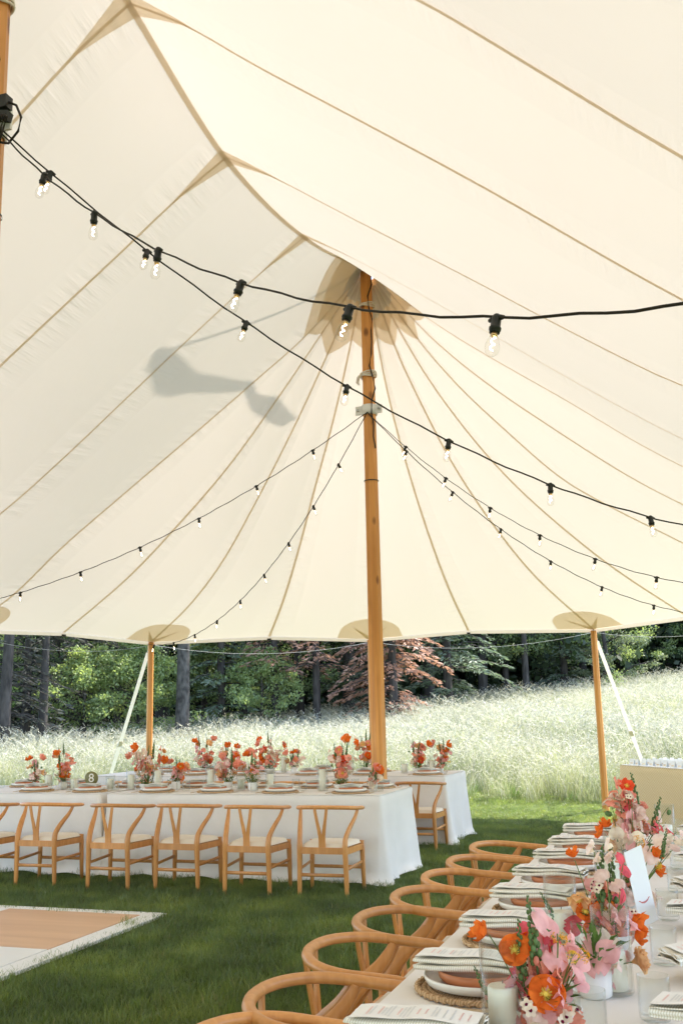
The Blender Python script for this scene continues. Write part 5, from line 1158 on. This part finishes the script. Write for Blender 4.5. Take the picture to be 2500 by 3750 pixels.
proto('b1', *broad_tree(11, .20, 3.0, .12, 17000, 'leaf_broad', 1)); proto('b2', *broad_tree(10, .15, 2.6, .08, 15000, 'leaf_light', 2)); proto('b3', *broad_tree(12.5, .24, 3.4, .22, 17000, 'leaf_broad', 3, .10))
proto('big', *broad_tree(14, .20, 3.2, .42, 9000, 'leaf_broad', 9), bark='bark'); proto('big2', *broad_tree(14, .20, 3.2, .42, 9000, 'leaf_broad', 10), bark='bark_pale'); proto('sh', *broad_tree(3.2, .05, 1.5, .05, 9000, 'leaf_light', 4, .075)); proto('silver', *broad_tree(8, .12, 1.9, .10, 13000, 'leaf_silver', 5, .08))
proto('c1', *conifer(12, .17, 2.5, .07, 'needle', 11)); proto('cd', *conifer(9.5, .14, 2.0, .07, 'needle_dead', 12, 1.5, .5)); proto('cg', *conifer(11, .15, 2.6, .12, 'needle_grey', 13, .55)); proto('cb', *conifer(12, .14, 1.9, .20, 'needle_dead', 15, .45))
FOREST = [  # print column, distance, kind, scale, label
 (12, 27.5, 'big', .85, 'thick dark trunk at the left edge of the wood'), (98, 29.0, 'big', .68, 'leaning slim dark trunk in the left wood'), (418, 29.5, 'big2', 1.05, 'stout rough barked tree beyond the strapped pole'),
 (60, 31, 'cg', 1.0, 'grey bare twigged conifer among the left trunks'), (190, 32, 'cg', .95, 'grey twiggy conifer before the bright leaves'), (270, 33.5, 'b2', 1.0, 'bright leafy tree left of the strapped pole'), (330, 31, 'sh', 1.25, 'bright shrub behind the strapped pole'),
 (205, 30.5, 'sh', 1.1, 'shrub under the grey conifers at the wood edge'), (120, 34, 'b1', 1.0, 'dark broadleaf tree deep in the left wood'), (370, 36, 'b3', 1.0, 'dark broadleaf tree behind the stout trunk'), (460, 33, 'sh', 1.3, 'shrub right of the stout trunk'), (470, 36, 'b2', .95, 'light broadleaf tree right of the stout trunk'),
 (508, 32, 'c1', .95, 'slim green conifer right of the stout trunk'), (560, 35, 'b1', 1.0, 'dark broadleaf between the slim conifers'), (632, 32, 'cb', 1.0, 'thin conifer with brown lower branches'), (590, 31.5, 'sh', 1.0, 'low shrub between the slim conifers'), (728, 32, 'cb', .95, 'brown conifer left of the centre mast'), (690, 36, 'b1', .95, 'dark broadleaf behind the brown conifers'),
 (800, 36, 'b3', 1.0, 'dark broadleaf behind the centre mast'), (905, 31.5, 'cd', 1.08, 'rust coloured dying spruce right of the centre mast'), (860, 34, 'c1', 1.0, 'green spruce behind the rust coloured one'), (1030, 35, 'c1', 1.12, 'full green spruce right of the rust coloured one'), (985, 38, 'b3', 1.0, 'dark broadleaf behind the green spruce'),
 (1110, 40, 'b1', 1.05, 'glossy dark tree right of the green spruce'), (1165, 41, 'b2', 1.0, 'lighter tree left of the forked trunk'), (1212, 39, 'big', .72, 'slender dark forked trunk at the meadow edge'), (1240, 43, 'b1', 1.1, 'broad tree behind the forked trunk'), (1300, 42, 'c1', 1.0, 'young conifer left of the right side pole'),
 (1345, 46, 'b1', 1.1, 'dark tree behind the right side pole'), (1405, 41, 'silver', 1.0, 'pale silvery tree right of the side pole'), (1370, 42, 'b2', .9, 'light tree at the right side pole'), (1455, 50, 'c1', 1.2, 'tall conifer right of the silvery tree'), (1500, 52, 'b3', 1.2, 'dark tree at the top of the meadow'), (1545, 49, 'b2', 1.1, 'bright leaved tree at the top of the meadow'),
 (1590, 52, 'c1', 1.2, 'conifer beyond the top of the meadow'), (1480, 47, 'sh', 1.2, 'low shrub at the top of the meadow'), (1640, 50, 'b1', 1.2, 'broadleaf tree past the top of the meadow'), (-60, 31, 'b1', 1.0, 'broadleaf tree past the left trunks'), (-30, 28, 'cg', 1.0, 'grey conifer past the left trunks')]
rt = random.Random(5)
for (cx_, dist, k, sc, lab) in FOREST:
    x, y = bearing(cx_, dist); z = ground_z(x, y)
    t = ob('tree' if k != 'sh' else 'shrub', None, loc=(x, y, z), rot=(0, 0, rt.uniform(0, 6.28)), scl=sc*rt.uniform(.96, 1.05), label=lab, cat='tree' if k != 'sh' else 'shrub', group='trees at the wood edge')
    tr, cr = TR[k]; ob('trunk', tr, t); ob('crown', cr, t)
# deeper wood: one mass of foliage and trunks
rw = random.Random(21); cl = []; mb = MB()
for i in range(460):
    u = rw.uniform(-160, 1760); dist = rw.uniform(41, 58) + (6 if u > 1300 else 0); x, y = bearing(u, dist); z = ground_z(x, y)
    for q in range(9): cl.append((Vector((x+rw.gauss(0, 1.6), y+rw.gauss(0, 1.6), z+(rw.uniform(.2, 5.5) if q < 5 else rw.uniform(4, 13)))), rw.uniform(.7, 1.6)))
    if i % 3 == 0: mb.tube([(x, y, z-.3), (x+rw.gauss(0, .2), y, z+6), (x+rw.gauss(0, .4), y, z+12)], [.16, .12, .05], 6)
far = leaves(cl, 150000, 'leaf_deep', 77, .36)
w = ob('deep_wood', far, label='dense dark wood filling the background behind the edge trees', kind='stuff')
ob('deep_wood_trunks', mb.mesh('deep_trunks', M['bark']), w, kind='stuff')
